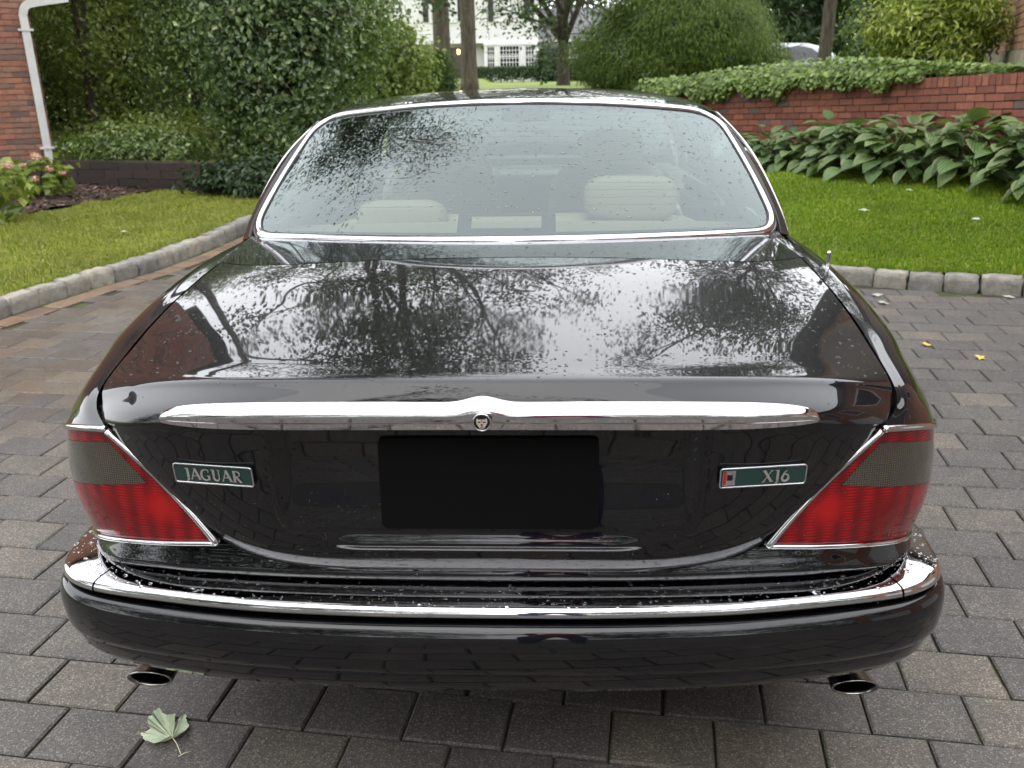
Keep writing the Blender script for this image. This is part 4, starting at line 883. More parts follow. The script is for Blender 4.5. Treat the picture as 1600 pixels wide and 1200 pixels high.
def crown_pts(cen, rad, ncl, per, crad, g, inner=.55, flat=.75, lo=-1.0):
    d = g.standard_normal((ncl*3, 3)); d /= np.linalg.norm(d, axis=1, keepdims=True); d = d[d[:, 2] > lo][:ncl]; ph = g.uniform(0, 6, 4)
    r = (inner+(1-inner)*g.random(len(d))**.55)*lump(d, ph); cc = d*r[:, None]*np.asarray(rad)+np.asarray(cen)
    k = len(cc); p = np.repeat(cc, per, 0)+g.standard_normal((k*per, 3))*np.array([1, 1, flat])*crad*g.uniform(.6, 1.3, (k, 1)).repeat(per, 0)
    o = np.repeat(d, per, 0); return p, o
def branch(p, d, L, r, depth, g, out, tips, spread=.6, gravity=-.02, kids=(2, 4), seg=5, minr=.008):
    P = [np.array(p, float)]; d = np.array(d, float); d /= np.linalg.norm(d)
    for i in range(seg):
        d = d+g.standard_normal(3)*.10+np.array([0, 0, gravity]); d /= np.linalg.norm(d); P.append(P[-1]+d*L/seg)
    P = np.array(P); r1 = max(minr, r*.62); out.append((P, np.linspace(r, r1, len(P))))
    if depth == 0: tips.append((P[-1], d)); tips.append((P[-2], d)); return
    for k in range(int(g.integers(*kids))):
        q = int(g.integers(seg//2, seg+1)); nd_ = d+g.standard_normal(3)*spread; branch(P[q], nd_, L*g.uniform(.6, .82), r1*g.uniform(.6, .85), depth-1, g, out, tips, spread, gravity, kids, seg, minr)
    branch(P[-1], d+g.standard_normal(3)*.2, L*.75, r1, depth-1, g, out, tips, spread, gravity, kids, seg, minr)
def wood(name, br, mt_, par, n=7):
    return mk(name, *joinm([tubem(P, r, n if r[0] > .04 else 5) for P, r in br]), mt_, par, True)
def shrub(name, label, cat, loc, cen, rad, ncl, per, crad, L, mt_, seed, stems=7, stemr=.025, asp=.55, up=.4, rnd=.9, lo=-.9, inner=.5, group=None, bark=M_barkd, stem_h=.75, flat=.75, drc=None, fold=.12):
    g = np.random.default_rng(seed); e = tag(empty(name, loc), label, cat, group)
    p, o = crown_pts(cen, rad, ncl, per, crad, g, inner, flat, lo); keep = p[:, 2] > .03
    V, F = leafmesh(p[keep], o[keep], L, g, asp, up, rnd, drc=drc(o[keep]) if drc else None, fold=fold); mk('crown', V, F, mt_, e)
    br = []
    for k in range(stems):
        a = g.uniform(0, 6.28); tip = np.asarray(cen)+np.array([math.cos(a)*rad[0]*.65, math.sin(a)*rad[1]*.65, rad[2]*g.uniform(-.1, .6)])*stem_h
        b = np.array([math.cos(a)*.18*rad[0], math.sin(a)*.18*rad[1], -.05]); mid = (b+tip)/2+np.array([math.cos(a), math.sin(a), 0])*-.1*rad[0]+g.standard_normal(3)*.08
        P = cr(np.array([b, mid, tip]), 9); br.append((P, np.linspace(stemr, stemr*.35, 9)))
        for _ in range(2):
            q = int(g.integers(3, 8)); br.append((cr(np.array([P[q], P[q]+g.standard_normal(3)*.2*rad[0]+[0, 0, .2*rad[2]], P[q]+g.standard_normal(3)*.4*rad[0]+[0, 0, .45*rad[2]]]), 5), np.linspace(stemr*.5, stemr*.2, 5)))
    wood('stem', br, bark, e, 6); return e
# --- shrubs along the left
shrub('leafy_shrub', 'tall open shrub with small pale leaves and dark stems beside the downspout', 'shrub', (-6.35, 12.9, .34), (0, 0, 1.85), (1.5, 1.2, 1.95), 680, 26, .15, .075, M_shrubY, 31, 12, .02, lo=-.95)
shrub('leafy_shrub', 'slender multi-stemmed green shrub behind the low block wall', 'shrub', (-4.85, 12.2, .36), (0, 0, 1.9), (1.2, 1.0, 1.95), 460, 26, .15, .075, M_shrubM, 32, 10, .018, lo=-.9)
shrub('leafy_shrub', 'big dark green shrub with broad leaves reaching down to the lawn end', 'shrub', (-3.42, 10.75, .10), (0, 0, 1.9), (1.12, 1.0, 2.05), 1150, 26, .16, .085, M_shrub, 33, 9, .03, asp=.6, lo=-.98, inner=.45)
shrub('ground_shrub', 'low dark spreading shrub at the end of the block wall', 'shrub', (-3.2, 8.95, .08), (0, 0, .16), (.75, .32, .24), 130, 22, .08, .085, M_shrubD, 34, 4, .012, lo=-.2)
shrub('leafy_shrub', 'dense bright green shrub rising behind the broad-leaved one', 'shrub', (-3.8, 15.2, .25), (0, 0, 2.3), (1.15, 1.2, 2.4), 700, 26, .2, .10, M_shrubM, 35, 9, .03, lo=-.9)
shrub('leafy_shrub', 'pale yellow-green shrub leaning over the dark evergreen mound', 'shrub', (-2.95, 18.0, .3), (0, 0, .9), (.58, .7, 1.05), 330, 26, .15, .11, M_shrubY, 36, 6, .02, lo=-.9)
shrub('evergreen_shrub', 'dark clipped evergreen mound beside the two tall tree trunks', 'shrub', (-2.43, 19.3, .4), (0, 0, .45), (.50, .6, .90), 420, 30, .10, .10, M_everg, 37, 3, .03, asp=.22, lo=-.8, inner=.7)
shrub('leafy_shrub', 'airy light green thicket in the gap between the stemmed shrubs', 'shrub', (-6.9, 18.5, .4), (0, 0, 2.2), (3.4, 1.2, 2.8), 560, 24, .26, .13, M_shrubY, 38, 8, .03, lo=-.95)
shrub('leafy_shrub', 'tall dark green bush filling the gap beside the brick house wall', 'shrub', (-9.6, 17.6, .4), (0, 0, 2.6), (2.2, 1.6, 3.0), 1300, 26, .26, .12, M_shrubM, 42, 8, .03, lo=-.95)
shrub('ground_shrub', 'low leafy undergrowth along the top of the block wall', 'shrub', (-5.1, 10.15, .36), (0, 0, .14), (1.05, .3, .22), 150, 22, .08, .07, M_shrubM, 43, 5, .01, lo=-.1)
shrub('ground_shrub', 'yellow-green undergrowth around the foot of the stemmed shrubs', 'shrub', (-5.3, 11.3, .36), (0, 0, .22), (1.5, .5, .3), 170, 22, .1, .075, M_shrubY, 44, 6, .01, lo=-.1)
# --- round weeping evergreen
def weep(o): return np.stack([o[:, 0]*.7, o[:, 1]*.7, -.9+0*o[:, 2]], 1)
shrub('evergreen_shrub', 'huge rounded thread-leaf evergreen with feathery drooping sprays', 'shrub', (3.0, 19.6, .45), (0, 0, 1.15), (2.1, 1.9, 1.62), 3200, 34, .14, .115, M_evergG, 39, 4, .05, asp=.18, up=.3, lo=-.8, inner=.62, drc=weep)
# --- golden shrub over the wall
shrub('golden_shrub', 'yellow-green leafy shrub on top of the brick wall against the tan house', 'shrub', (4.6, 9.75, 1.22), (-.05, 0, .58), (.62, .6, .55), 360, 22, .085, .085, M_gold, 40, 6, .018, asp=.36, up=.7, lo=-.75)
shrub('leafy_shrub', 'grey-green bush behind the golden shrub', 'shrub', (5.15, 13.0, 1.1), (0, 0, .75), (.55, .6, 1.0), 260, 22, .12, .09, M_shrub, 41, 5, .02)
# --- trees
def tree(name, label, loc, H, r0, seed, crown_r, leaves, L, mt_=M_tree, lean=(0, 0), depth=4, first=.4, spread=.65, bark=M_bark, group=None, kids=(2, 4), crad=.45, cat='tree'):
    g = np.random.default_rng(seed); e = tag(empty(name, loc), label, cat, group); br = []; tips = []
    th = H*first; tr = np.array([(0, 0, -.15), (lean[0]*.2, lean[1]*.2, th*.35), (lean[0]*.6, lean[1]*.6, th*.7), (lean[0], lean[1], th)]); P = cr(tr, 12)
    rad = np.linspace(r0, r0*.78, 12); rad[0] *= 1.35; rad[1] *= 1.12; br.append((P, rad))
    nb = 5
    for k in range(nb):
        a = k*2*math.pi/nb+g.uniform(-.4, .4); d = np.array([math.cos(a)*crown_r*.55, math.sin(a)*crown_r*.55, (H-th)*g.uniform(.35, .75)])
        branch(P[-1-int(g.integers(0, 3))], d, np.linalg.norm(d)*.55, r0*.5, depth-1, g, br, tips, spread, 0, kids)
    branch(P[-1], (lean[0]*.1, lean[1]*.1, 1), (H-th)*.42, r0*.7, depth-1, g, br, tips, spread, 0, kids)
    wood('trunk', br, bark, e, 9)
    tp = np.array([t[0] for t in tips]); per = max(3, leaves//len(tp)); c = np.repeat(tp, per, 0)+g.standard_normal((len(tp)*per, 3))*crad*np.array([1, 1, .6]); o = c-np.array([0, 0, (H+th)/2]); o /= np.linalg.norm(o, axis=1, keepdims=True)
    V, F = leafmesh(c, o, L, g, .6, .6, 1.0); mk('crown', V, F, mt_, e); return e
tree('tall_tree', 'tall straight tree trunk standing half behind the evergreen mound', (-3.45, 30.2, .62), 13.5, .30, 51, 5, 11000, .17, first=.5)
tree('tall_tree', 'tall straight tree trunk right beside the dark door of the white house', (-2.38, 28.0, .62), 12.5, .25, 52, 4.5, 10000, .17, first=.5)
tree('spreading_tree', 'dark low-forked tree with crooked limbs in front of the white house wing', (.70, 39.8, .62), 9.5, .29, 53, 4.5, 3000, .2, depth=4, first=.2, bark=M_barkd, spread=.7, cat='tree')
tree('tall_tree', 'tall tree towering over the left shrubs with a forked trunk', (-4.6, 20.0, .4), 14.5, .26, 54, 4.8, 24000, .15, first=.36, lean=(.4, 0), crad=.36)
tree('slim_tree', 'slim leaning trunk rising beside the parked silver car', (4.85, 15.3, 1.0), 9.8, .115, 55, 2.4, 13000, .13, first=.42, lean=(.12, 0), crad=.4)
tree('garden_tree', 'tall tree arching over the drive from behind the stemmed shrubs', (-6.7, 12.4, .35), 14, .10, 56, 4.4, 16000, .14, first=.52, lean=(.6, -1.0))
def conifer(label, loc, H, r, seed, mt_=M_everg):
    g = np.random.default_rng(seed); e = tag(empty('conifer', loc), label, 'tree', 'dark trees behind the silver car')
    n = 5200; h = g.random(n)**.8; z = .3+h*(H-.3); rr = r*(1-h)**.8*(.55+.45*g.random(n)**.5)*(1+.15*np.sin(z*5)); a = g.random(n)*6.283
    c = np.stack([rr*np.cos(a), rr*np.sin(a), z], 1); o = np.stack([np.cos(a), np.sin(a), 0*a+.2], 1); V, F = leafmesh(c, o, .34, g, .35, .3, .8); mk('crown', V, F, mt_, e)
    wood('trunk', [(np.array([(0, 0, -.1), (0, 0, H*.5), (0, 0, H*.97)]), np.array([.14, .09, .02]))], M_barkd, e); return e
for x, y, H, r, sd in [(7.2, 27.5, 7, 1.8, 71), (9.6, 26.5, 8, 2.0, 72), (10.8, 30.0, 9, 2.3, 73), (8.3, 33, 9, 2.2, 74), (13.2, 29, 8, 2.2, 75), (5.8, 31.5, 8, 1.7, 76), (8.8, 19.2, 5.2, 1.1, 77)]:
    conifer('dark feathery conifer standing behind the silver car', (x, y, .5), H, r, sd, M_shrubD if sd % 2 else M_everg)
# background trees beyond the white house
shrub('leafy_shrub', 'dark shrub at the corner of the white house', 'shrub', (.15, 51.5, .65), (0, 0, .85), (.75, .7, 1.2), 200, 22, .2, .17, M_shrubD, 81, 3, .03)
shrub('leafy_shrub', 'dark bush under the eaves of the white house wing', 'shrub', (1.95, 51.8, .65), (0, 0, .5), (.95, .6, .75), 150, 22, .2, .17, M_shrubD, 82, 3, .03)
g = np.random.default_rng(83); n = 5200; c = np.stack([g.uniform(-4.7, -.55, n), 51.2+g.uniform(-.4, .4, n), .68+g.random(n)**.5*.78+.04*np.sin(g.random(n)*9)], 1); o = np.stack([0*c[:, 0], np.sign(c[:, 1]-51.2)*.8, .5+0*c[:, 0]], 1)
hg = tag(empty('hedge', (-2.6, 51.2, .6)), 'clipped low hedge under the bay window of the white house', 'hedge'); V, F = leafmesh(c-np.array([-2.6, 51.2, .6]), o, .13, g); mk('foliage', V, F, M_hedge, hg); mk('stem', *joinm([tubem(np.array([(x, 0, 0), (x+.05, .05, .7)]), .03, 5) for x in np.linspace(-1.9, 1.9, 7)]), M_barkd, hg)
# unseen wood behind and around, mirrored in the paint; raised to block rear sky
g = np.random.default_rng(84); pts = []
for k in range(34):
    a = R_(g.uniform(100, 262)); rr = g.uniform(12, 21); cx, cy = rr*math.sin(a), rr*math.cos(a)-1; H = g.uniform(10, 17)
    p, o = crown_pts((cx, cy, H*.5), (g.uniform(2, 3.4), g.uniform(2, 3.4), H*.55), 130, 16, .5, g, .5); pts.append((p, o))
p = np.concatenate([a for a, b in pts]); o = np.concatenate([b for a, b in pts]); V, F = leafmesh(p, o, .32, g); tag(mk('wood', V, F, M_tree), 'dark leafy wood out of view behind the camera, raised to block the sky', 'wood', None, 'stuff')
g = np.random.default_rng(85); pts = []
for k in range(46):
    x = -45+k*2.1+g.uniform(-1, 1); y = g.uniform(66, 82); H = g.uniform(13, 21)
    p, o = crown_pts((x, y, H*.5), (g.uniform(2.4, 4), 2.5, H*.55), 110, 14, .7, g, .5); pts.append((p, o))
p = np.concatenate([a for a, b in pts]); o = np.concatenate([b for a, b in pts]); V, F = leafmesh(p, o, .55, g); tag(mk('wood', V, F, M_tree), 'far line of trees behind the white house', 'wood', None, 'stuff')
# --- ivy over the wall
g = np.random.default_rng(90); n = 12000; s = g.random(n)*(wlen+.9)-.4
thick = np.interp(s, [0, 2, 2.8, 3.4, 4.2, 5.5, wlen], [.07, .09, .14, .22, .30, .30, .22]); drape = np.interp(s, [0, 2.9, 3.2, 3.5, 3.9, 4.8, 5.6, 6.2, 6.8, wlen], [-.02, -.02, .10, .14, .05, .08, .14, .10, .16, .14])*(1+.5*np.sin(s*5.1)+.4*np.sin(s*11.3))
q = g.random(n); t = wtop(np.clip(s, 0, wlen)); front = q < .42
off = np.where(front, g.uniform(-.14, -.02, n), g.uniform(-.05, .75, n)); zz_ = np.where(front, t-np.maximum(drape, -.02)*g.random(n)+thick*.5*g.random(n), t+thick*(.25+.75*g.random(n))*np.clip(1-.25*np.maximum(off, 0), .3, 1))
pxy = WA[None]+wd[None]*s[:, None]-wnrm[None]*off[:, None]; c = np.c_[pxy, zz_]; keep = ~((s < 3.0) & (front | (off < .12))); c = c[keep]; fr_ = front[keep]
o = np.where(fr_[:, None], np.r_[wnrm, .4][None], np.r_[wnrm*.4, .9][None]); V, F = leafmesh(c, o, .07, g, .85, .4, .8, fold=.05); tag(mk('ivy', V, F, M_ivy), 'pale green ivy ground cover spilling over the brick wall top', 'ivy', None, 'stuff')
# --- hostas
def hosta_me(k):
    g = np.random.default_rng(k); nu, nv = 6, 9; L, Wd = 1.0, .84; V = []; rim = []
    for j in range(nv):
        t = j/(nv-1); hw_ = Wd*.5*(math.sin(math.pi*min(1, t*.93+.10))**.75)*(1-.18*t) if t < 1 else .005
        if t == 0: hw_ = .10
        for i in range(nu):
            a = -1+2*i/(nu-1); x = a*hw_; y = t*L-.10*abs(a)**2*(1-t)*.9
            z = .16*abs(a)**1.3*hw_*1.6-.42*t**2.2*.9+.10*t+.018*math.cos(a*9)*(1-t)+g.uniform(-.006, .006); V.append((x, y, z)); rim.append(1.0 if abs(a) > .9 and k % 3 == 0 else 0.0)
    n0 = len(V); F = [(j*nu+i, j*nu+i+1, (j+1)*nu+i+1, (j+1)*nu+i) for j in range(nv-1) for i in range(nu-1)]
    # stalk
    for t in np.linspace(0, 1, 4):
        for dx, dz in ((-.022, 0), (.022, 0), (0, -.03)): V.append((dx, -1.05*(1-t), dz-.62*(1-t)**1.0+.02*math.sin(t*3)))
        rim += [0, 0, 0]
    F += [(n0+r*3+i, n0+r*3+(i+1) % 3, n0+r*3+3+(i+1) % 3, n0+r*3+3+i) for r in range(3) for i in range(3)]
    me = me_new('leaf', np.array(V), F, M_hosta, True); a = me.attributes.new('rim', 'FLOAT', 'POINT'); a.data.foreach_set('value', np.array(rim, dtype=np.float32)); return me
HM = [hosta_me(k) for k in range(6)]
ORD = 'first second third fourth fifth sixth seventh eighth ninth tenth eleventh twelfth thirteenth fourteenth fifteenth sixteenth seventeenth eighteenth'.split(); g = np.random.default_rng(95)
spots = [(s, .74+.10*math.sin(s*3)) for s in np.linspace(.25, 6.6, 18)]+[(s, .30) for s in np.linspace(.5, 6.2, 11)]
for i, (s, o_) in enumerate(spots):
    p = WA+wd*s+wnrm*o_; z = .56-.062*s-.03-.10*o_*np.interp(s, [0, 2], [1.4, .4]); big = np.interp(s, [0, 3.2, 5, 6.5], [1.05, 1.0, .8, .7])*g.uniform(.9, 1.12); frontrow = i < 18
    e = tag(empty('hosta', (p[0], p[1], z)), ('broad-leaved hosta clump edging the lawn, %s counted from the tan brick house' if frontrow else 'hosta clump tight against the brick wall, %s counted from the tan brick house') % ORD[i if frontrow else i-18], 'hosta', 'hostas along the lawn edge' if frontrow else 'hostas against the wall')
    nl = 46 if frontrow else 20
    for k in range(nl):
        a = k*2.399+g.uniform(-.3, .3); lay = k/nl; el = (.25+.75*(1-lay)) if frontrow else (.2+.5*(1-lay)); L = .195*big*g.uniform(.82, 1.18)
        hr_ = (.08+.30*lay**.8)*big; hz = (.45-.40*lay**1.1)*big*g.uniform(.85, 1.15)+(.06 if not frontrow else 0)
        tilt_ = g.uniform(-.15, .45)-.55*lay if frontrow else g.uniform(.0, .9)-.3*lay
        inst('leaf', HM[int(g.integers(0, 6))], (math.sin(a)*hr_, math.cos(a)*hr_, hz), (tilt_, g.uniform(-.25, .25), -a), (L*g.uniform(.9, 1.1), L, L), e)
# --- hydrangeas
def hydrangea(label, loc, rad, h, nl, heads, seed):
    g = np.random.default_rng(seed); e = tag(empty('hydrangea', loc), label, 'shrub'); p, o = crown_pts((0, 0, h*.5), (rad, rad, h*.52), nl, 3, .05, g, .6, .6, -.7); V, F = leafmesh(p, o, .125, g, .62, .6, .7); mk('foliage', V, F, M_hydr, e)
    br = [(cr(np.array([(0, 0, -.05), (math.cos(a)*rad*.3, math.sin(a)*rad*.3, h*.4), (math.cos(a)*rad*.6, math.sin(a)*rad*.6, h*.8)]), 6), np.linspace(.008, .004, 6)) for a in np.linspace(0, 5.6, 8)]; wood('stem', br, M_barkd, e, 5)
    for x, y, z, r in heads:
        d = g.standard_normal((70, 3)); d /= np.linalg.norm(d, axis=1, keepdims=True); V, F = leafmesh(np.array([x, y, z])+d*r*np.array([1, 1, .75]), d, .030, g, .9, .1, .4, fold=.02); mk('flower_head', V, F, M_petal, e)
hydrangea('larger hydrangea with faded pink flower heads at the mulch bed end', (-5.22, 6.9, .13), .42, .62, 130, [(.22, -.2, .60, .075), (-.05, -.25, .55, .075), (.36, -.05, .52, .06), (.1, .1, .68, .07), (.3, -.26, .42, .06), (-.3, -.1, .55, .07), (.1, -.36, .48, .065)], 96)
hydrangea('small round hydrangea with pink flower heads in front of the block wall', (-5.62, 8.6, .14), .36, .42, 90, [(.0, -.2, .36, .05), (.12, -.1, .44, .055), (.26, -.15, .33, .045), (-.18, -.18, .30, .045), (.32, .0, .27, .04), (.02, .05, .45, .05), (.16, -.28, .24, .04)], 97)
# ================================================================== WHITE HOUSE
def X(px): return -2.07+(px-800)*.0370
def Zp(py): return .563+(130-py)*.0348
wh = tag(empty('white_house', (-6, 54, .6)), 'white clapboard house with black shutters and a bay window beyond the lawn', 'house')
O = np.array([-6, 54, .6])
def hb(name, x0, x1, y0, y1, z0, z1, mt_, par): V, F = boxm(x0, x1, y0, y1, z0, z1); return mk(name, V-O, F, mt_, par)
def siding(x0, x1, y, z0, z1, par):
    parts = []; z = z0
    while z < z1:
        V = np.array([(x0, y, z), (x1, y, z), (x1, y+.018, min(z+.2, z1)), (x0, y+.018, min(z+.2, z1)), (x0, y+.03, z), (x1, y+.03, z)])-O; parts.append((V, [(0, 1, 2, 3), (4, 5, 1, 0)])); z += .2
    tag(mk('siding', *joinm(parts), M_siding, par), kind='stuff')
xr = X(840); zj = Zp(62)
hb('wall', -17, xr-.02, 54.03, 62, zj, 6.5, M_siding, wh); siding(-17, xr, 54.0, zj, 6.5, wh)
hb('wall', -17, xr-.1, 54.7, 62, .5, zj-.02, M_siding, wh); siding(-17, xr-.1, 54.66, .6, zj, wh)
hb('corner_board', xr-.05, xr+.06, 53.97, 54.2, zj, 6.5, M_white, wh); hb('jetty_board', -17, xr+.05, 53.96, 54.7, zj-.14, zj, M_white, wh)
rf = mk('roof', np.array([(-17.5, 53.5, 6.45), (xr+.4, 53.5, 6.45), (xr+.4, 58, 9.3), (-17.5, 58, 9.3), (-17.5, 62.5, 6.45), (xr+.4, 62.5, 6.45)])-O, [(0, 1, 2, 3), (3, 2, 5, 4)], M_roof, wh)
def window(px0, px1, z0, z1, y, cols, rows, sashes=1):
    x0, x1 = X(px0), X(px1); f = .09; wn_ = mk('window', *joinm([(V-O, F) for V, F in (boxm(x0-f, x0, y-.06, y+.06, z0-f, z1+f), boxm(x1, x1+f, y-.06, y+.06, z0-f, z1+f), boxm(x0, x1, y-.06, y+.06, z1, z1+f), boxm(x0, x1, y-.08, y+.06, z0-f, z0))]), M_white, wh)
    sw = (x1-x0)/sashes
    for k in range(sashes):
        a, b = x0+k*sw, x0+(k+1)*sw
        if k: hb('mullion', a-.06, a+.06, y-.05, y+.05, z0, z1, M_white, wn_)
        hb('pane', a, b, y+.03, y+.045, z0, z1, M_pane, wn_); hb('backing', a, b, y+.5, y+.52, z0, z1, M_matblack, wn_)
        bars = [boxm(a+(b-a)*c/cols-.016, a+(b-a)*c/cols+.016, y-.01, y+.028, z0, z1) for c in range(1, cols)]+[boxm(a, b, y-.012, y+.026, z0+(z1-z0)*r/rows-.016, z0+(z1-z0)*r/rows+.016) for r in range(1, rows)]+[boxm(a, b, y-.03, y+.027, (z0+z1)/2-.03, (z0+z1)/2+.03)]
        mk('glazing_bar', *joinm([(V-O, F) for V, F in bars]), M_white, wn_)
def shutter(px0, px1, z0, z1):
    x0, x1 = X(px0), X(px1); s_ = hb('shutter', x0, x1, 53.93, 53.99, z0, z1, M_shutter, wh)
    for z in np.arange(z0+.08, z1-.05, .09): hb('slat', x0+.04, x1-.04, 53.915, 53.935, z, z+.05, M_shutter, s_)
window(777, 816, Zp(31), Zp(-9), 54.0, 3, 4, 2); shutter(764, 772, Zp(33), Zp(-10)); shutter(820, 828, Zp(32), Zp(-10))
window(675, 714, Zp(31), Zp(-9), 54.0, 3, 4, 2); shutter(663, 671, Zp(32), Zp(-10)); shutter(717, 724, Zp(31), Zp(-10))
window(560, 598, Zp(31), Zp(-9), 54.0, 3, 4, 2)
# bay
by = 53.75; bay = hb('bay', X(757), X(839), by, 54.7, .6, Zp(104), M_white, wh); hb('bay_head', X(756), X(840), by-.04, 54.7, Zp(70), zj-.14, M_white, bay)
for a, b in ((757, 761), (774, 780), (813, 820), (836, 839)): hb('bay_post', X(a), X(b), by, by+.2, Zp(104), Zp(70), M_white, bay)
window(762.5, 772.5, Zp(103), Zp(73), by+.1, 3, 5); window(782, 811, Zp(103), Zp(72), by+.06, 6, 5); window(822, 834.5, Zp(103), Zp(73), by+.1, 3, 5)
dr = hb('door', X(700), X(727), 54.60, 54.65, .75, Zp(72), M_wood, wh); hb('door_frame', X(727.3), X(731), 54.55, 54.65, .7, Zp(68), M_white, wh)
lt = hb('lantern', X(713.6), X(716.6), 54.35, 54.5, Zp(82), Zp(75), M_lamp, wh); hb('lantern_cap', X(713), X(717.2), 54.33, 54.55, Zp(75)-.002, Zp(73), M_shutter, lt)
# wing on the right
hb('wing_wall', xr, 8, 56.5, 62, .5, 3.0, M_siding, wh); siding(xr, 8, 56.46, .6, 3.0, wh)
mk('wing_roof', np.array([(xr-.1, 55.9, 3.0), (8.4, 55.9, 3.0), (8.4, 59.5, 4.9), (xr-.1, 59.5, 4.9)])-O, [(0, 1, 2, 3)], M_roof, wh); hb('wing_eave', xr, 8.4, 55.95, 56.1, 2.85, 3.0, M_white, wh)
window(900, 915, 1.3, 2.4, 56.46, 3, 4)
# ================================================================== SILVER CAR beyond the wall
sv = tag(empty('parked_car', (5.55, 23.2, .44)), 'silver car parked beyond the ivy-topped wall, only its roof showing', 'car')
prof = [(-2.2, .35), (-2.2, .75), (-1.95, .93), (-1.3, 1.0), (-.7, 1.38), (-.2, 1.46), (.9, 1.44), (1.35, 1.33), (1.85, .98), (2.15, .9), (2.2, .4)]
def prism(prof, y0, y1): n = len(prof); return np.array([(x, y0, z) for x, z in prof]+[(x, y1, z) for x, z in prof]), [tuple(range(n))[::-1], tuple(range(n, 2*n))]+[(i, (i+1) % n, n+(i+1) % n, n+i) for i in range(n)]
V, F = prism(prof, -.85, .85); V[V[:, 2] > 1.1, 1] *= .84; mk('body', V, F, M_silvercar, sv)
for a in ([(-.62, 1.02), (-.35, 1.36), (.25, 1.39), (.25, 1.02)], [(.33, 1.02), (.33, 1.39), (.95, 1.36), (1.45, 1.02)]):
    for s in (-1, 1): V, F = prism(a, s*.862, s*.72); V[V[:, 2] > 1.1, 1] *= .845; mk('window', V, F, M_carglass, sv)
for x in (-1.35, 1.35):
    for s in (-1, 1):
        V, F = lathem([(0, -.09), (.31, -.09), (.31, .09), (0, .09)], 20); mk('wheel', np.stack([V[:, 0]+x, V[:, 2]+.8*s, V[:, 1]+.31], 1), F, M_rubber, sv)
# ================================================================== FALLEN LEAVES
lo_ = [(-.8146, .3402), (-.8002, .3242), (-.7883, .32), (-.7727, .3321), (-.7701, .3153), (-.7614, .2974), (-.7588, .3228), (-.751, .3355), (-.738, .3087), (-.7276, .2959), (-.7255, .2699), (-.7329, .2572), (-.7447, .2556), (-.7506, .252), (-.7587, .2416), (-.7665, .2306), (-.7813, .231), (-.7978, .2408), (-.809, .244), (-.8268, .2622), (-.8129, .2646), (-.806, .2717), (-.8195, .2891), (-.8261, .3069), (-.8175, .3107), (-.8215, .3238)]
lo_ = np.array(lo_); lc = np.array([-.7495, .2535])
lf = tag(empty('fallen_leaf', (-.77, .28, 0)), 'large pale green lobed leaf lying upside down on the pavers behind the car', 'leaf'); OL2 = np.array([-.77, .28, 0])
# serrate the outline, then rings towards the stalk point
q = []
for i in range(len(lo_)):
    a, b = lo_[i], lo_[(i+1) % len(lo_)]; nrm = np.array([b[1]-a[1], a[0]-b[0]]); nrm /= np.linalg.norm(nrm)
    q += [a, a*.67+b*.33-nrm*.0016, a*.5+b*.5+nrm*.0012, a*.33+b*.67-nrm*.0012]
q = np.array(q); rings = [1, .8, .55, .3, .06]; V = []; m = len(q)
for r in rings:
    for i, p in enumerate(q):
        pp = lc+(p-lc)*r; th = math.atan2(p[1]-lc[1], p[0]-lc[0]); V.append((pp[0], pp[1], .006+.010*r*r*(.6+.6*math.sin(3*th+.6))+.003*math.sin(40*pp[0]+31*pp[1])))
F = [(k*m+i, k*m+(i+1) % m, (k+1)*m+(i+1) % m, (k+1)*m+i) for k in range(len(rings)-1) for i in range(m)]+[tuple((len(rings)-1)*m+i for i in range(m))]
mk('blade', np.array(V)-OL2, F, M_leafpale, lf, True)
for tip in (0, 3, 7, 9, 15, 19, 22):
    P = np.array([lc+(lo_[tip]-lc)*t for t in np.linspace(0, .93, 8)]); th = math.atan2(*(lo_[tip]-lc)[::-1]); zz2 = np.array([.0075+.010*t*t*(.6+.6*math.sin(3*th+.6)) for t in np.linspace(0, .93, 8)]); mk('vein', *tubem(np.c_[P, zz2]-OL2, np.linspace(.0011, .0004, 8), 5), M_leafvein, lf, True)
mk('stalk', *tubem(cr(np.array([(-.7495, .2535, .008), (-.7303, .232, .009), (-.7112, .2058, .005)]), 10)-OL2, .0012, 5), M_leafvein, lf, True)
mk('stalk_foot', *tubem(np.array([(-.7146, .1985, .004), (-.703, .2075, .006), (-.691, .2162, .004)])-OL2, .0012, 5), M_leafvein, lf, True)
def litter(x, y, z, L, mt_, lab, grp, k):
    g = np.random.default_rng(200+k); n = 12; V = [(0, 0, .012*L/.05)]
    for i in range(n):
        a = i*2*math.pi/n; r = L*.5*(1+.35*math.cos(5*a+.4))*(1+g.uniform(-.12, .12)); V.append((r*math.cos(a), r*.75*math.sin(a), g.uniform(0, .012)))
    o = mk('fallen_leaf', V, [(0, 1+i, 1+(i+1) % n) for i in range(n)], mt_); o.location = (x, y, z); o.rotation_euler = (g.uniform(-.2, .2), g.uniform(-.2, .2), g.uniform(0, 6)); tag(o, lab, 'leaf', grp)
for k, (x, y) in enumerate([(3.26, 6.74), (2.45, 5.45), (2.95, 4.75), (3.75, 7.2), (-3.6, 6.3)]):
    z = float(zRf(np.array(x), np.array(y), np.array(.55)))+.05 if x > 0 else .15
    litter(x, y, z-.015, .065, M_leafgrey, 'pale grey-green fallen leaf on the lawn grass', 'fallen leaves on the lawns', k)
for k, (x, y) in enumerate([(2.22, 4.37), (2.19, 4.17), (3.02, 4.30), (1.9, 3.6)]): litter(x, y, .004, .065, M_leafgrey, 'pale fallen leaf on the pavers near the curb', 'pale leaves on the pavers', 20+k)
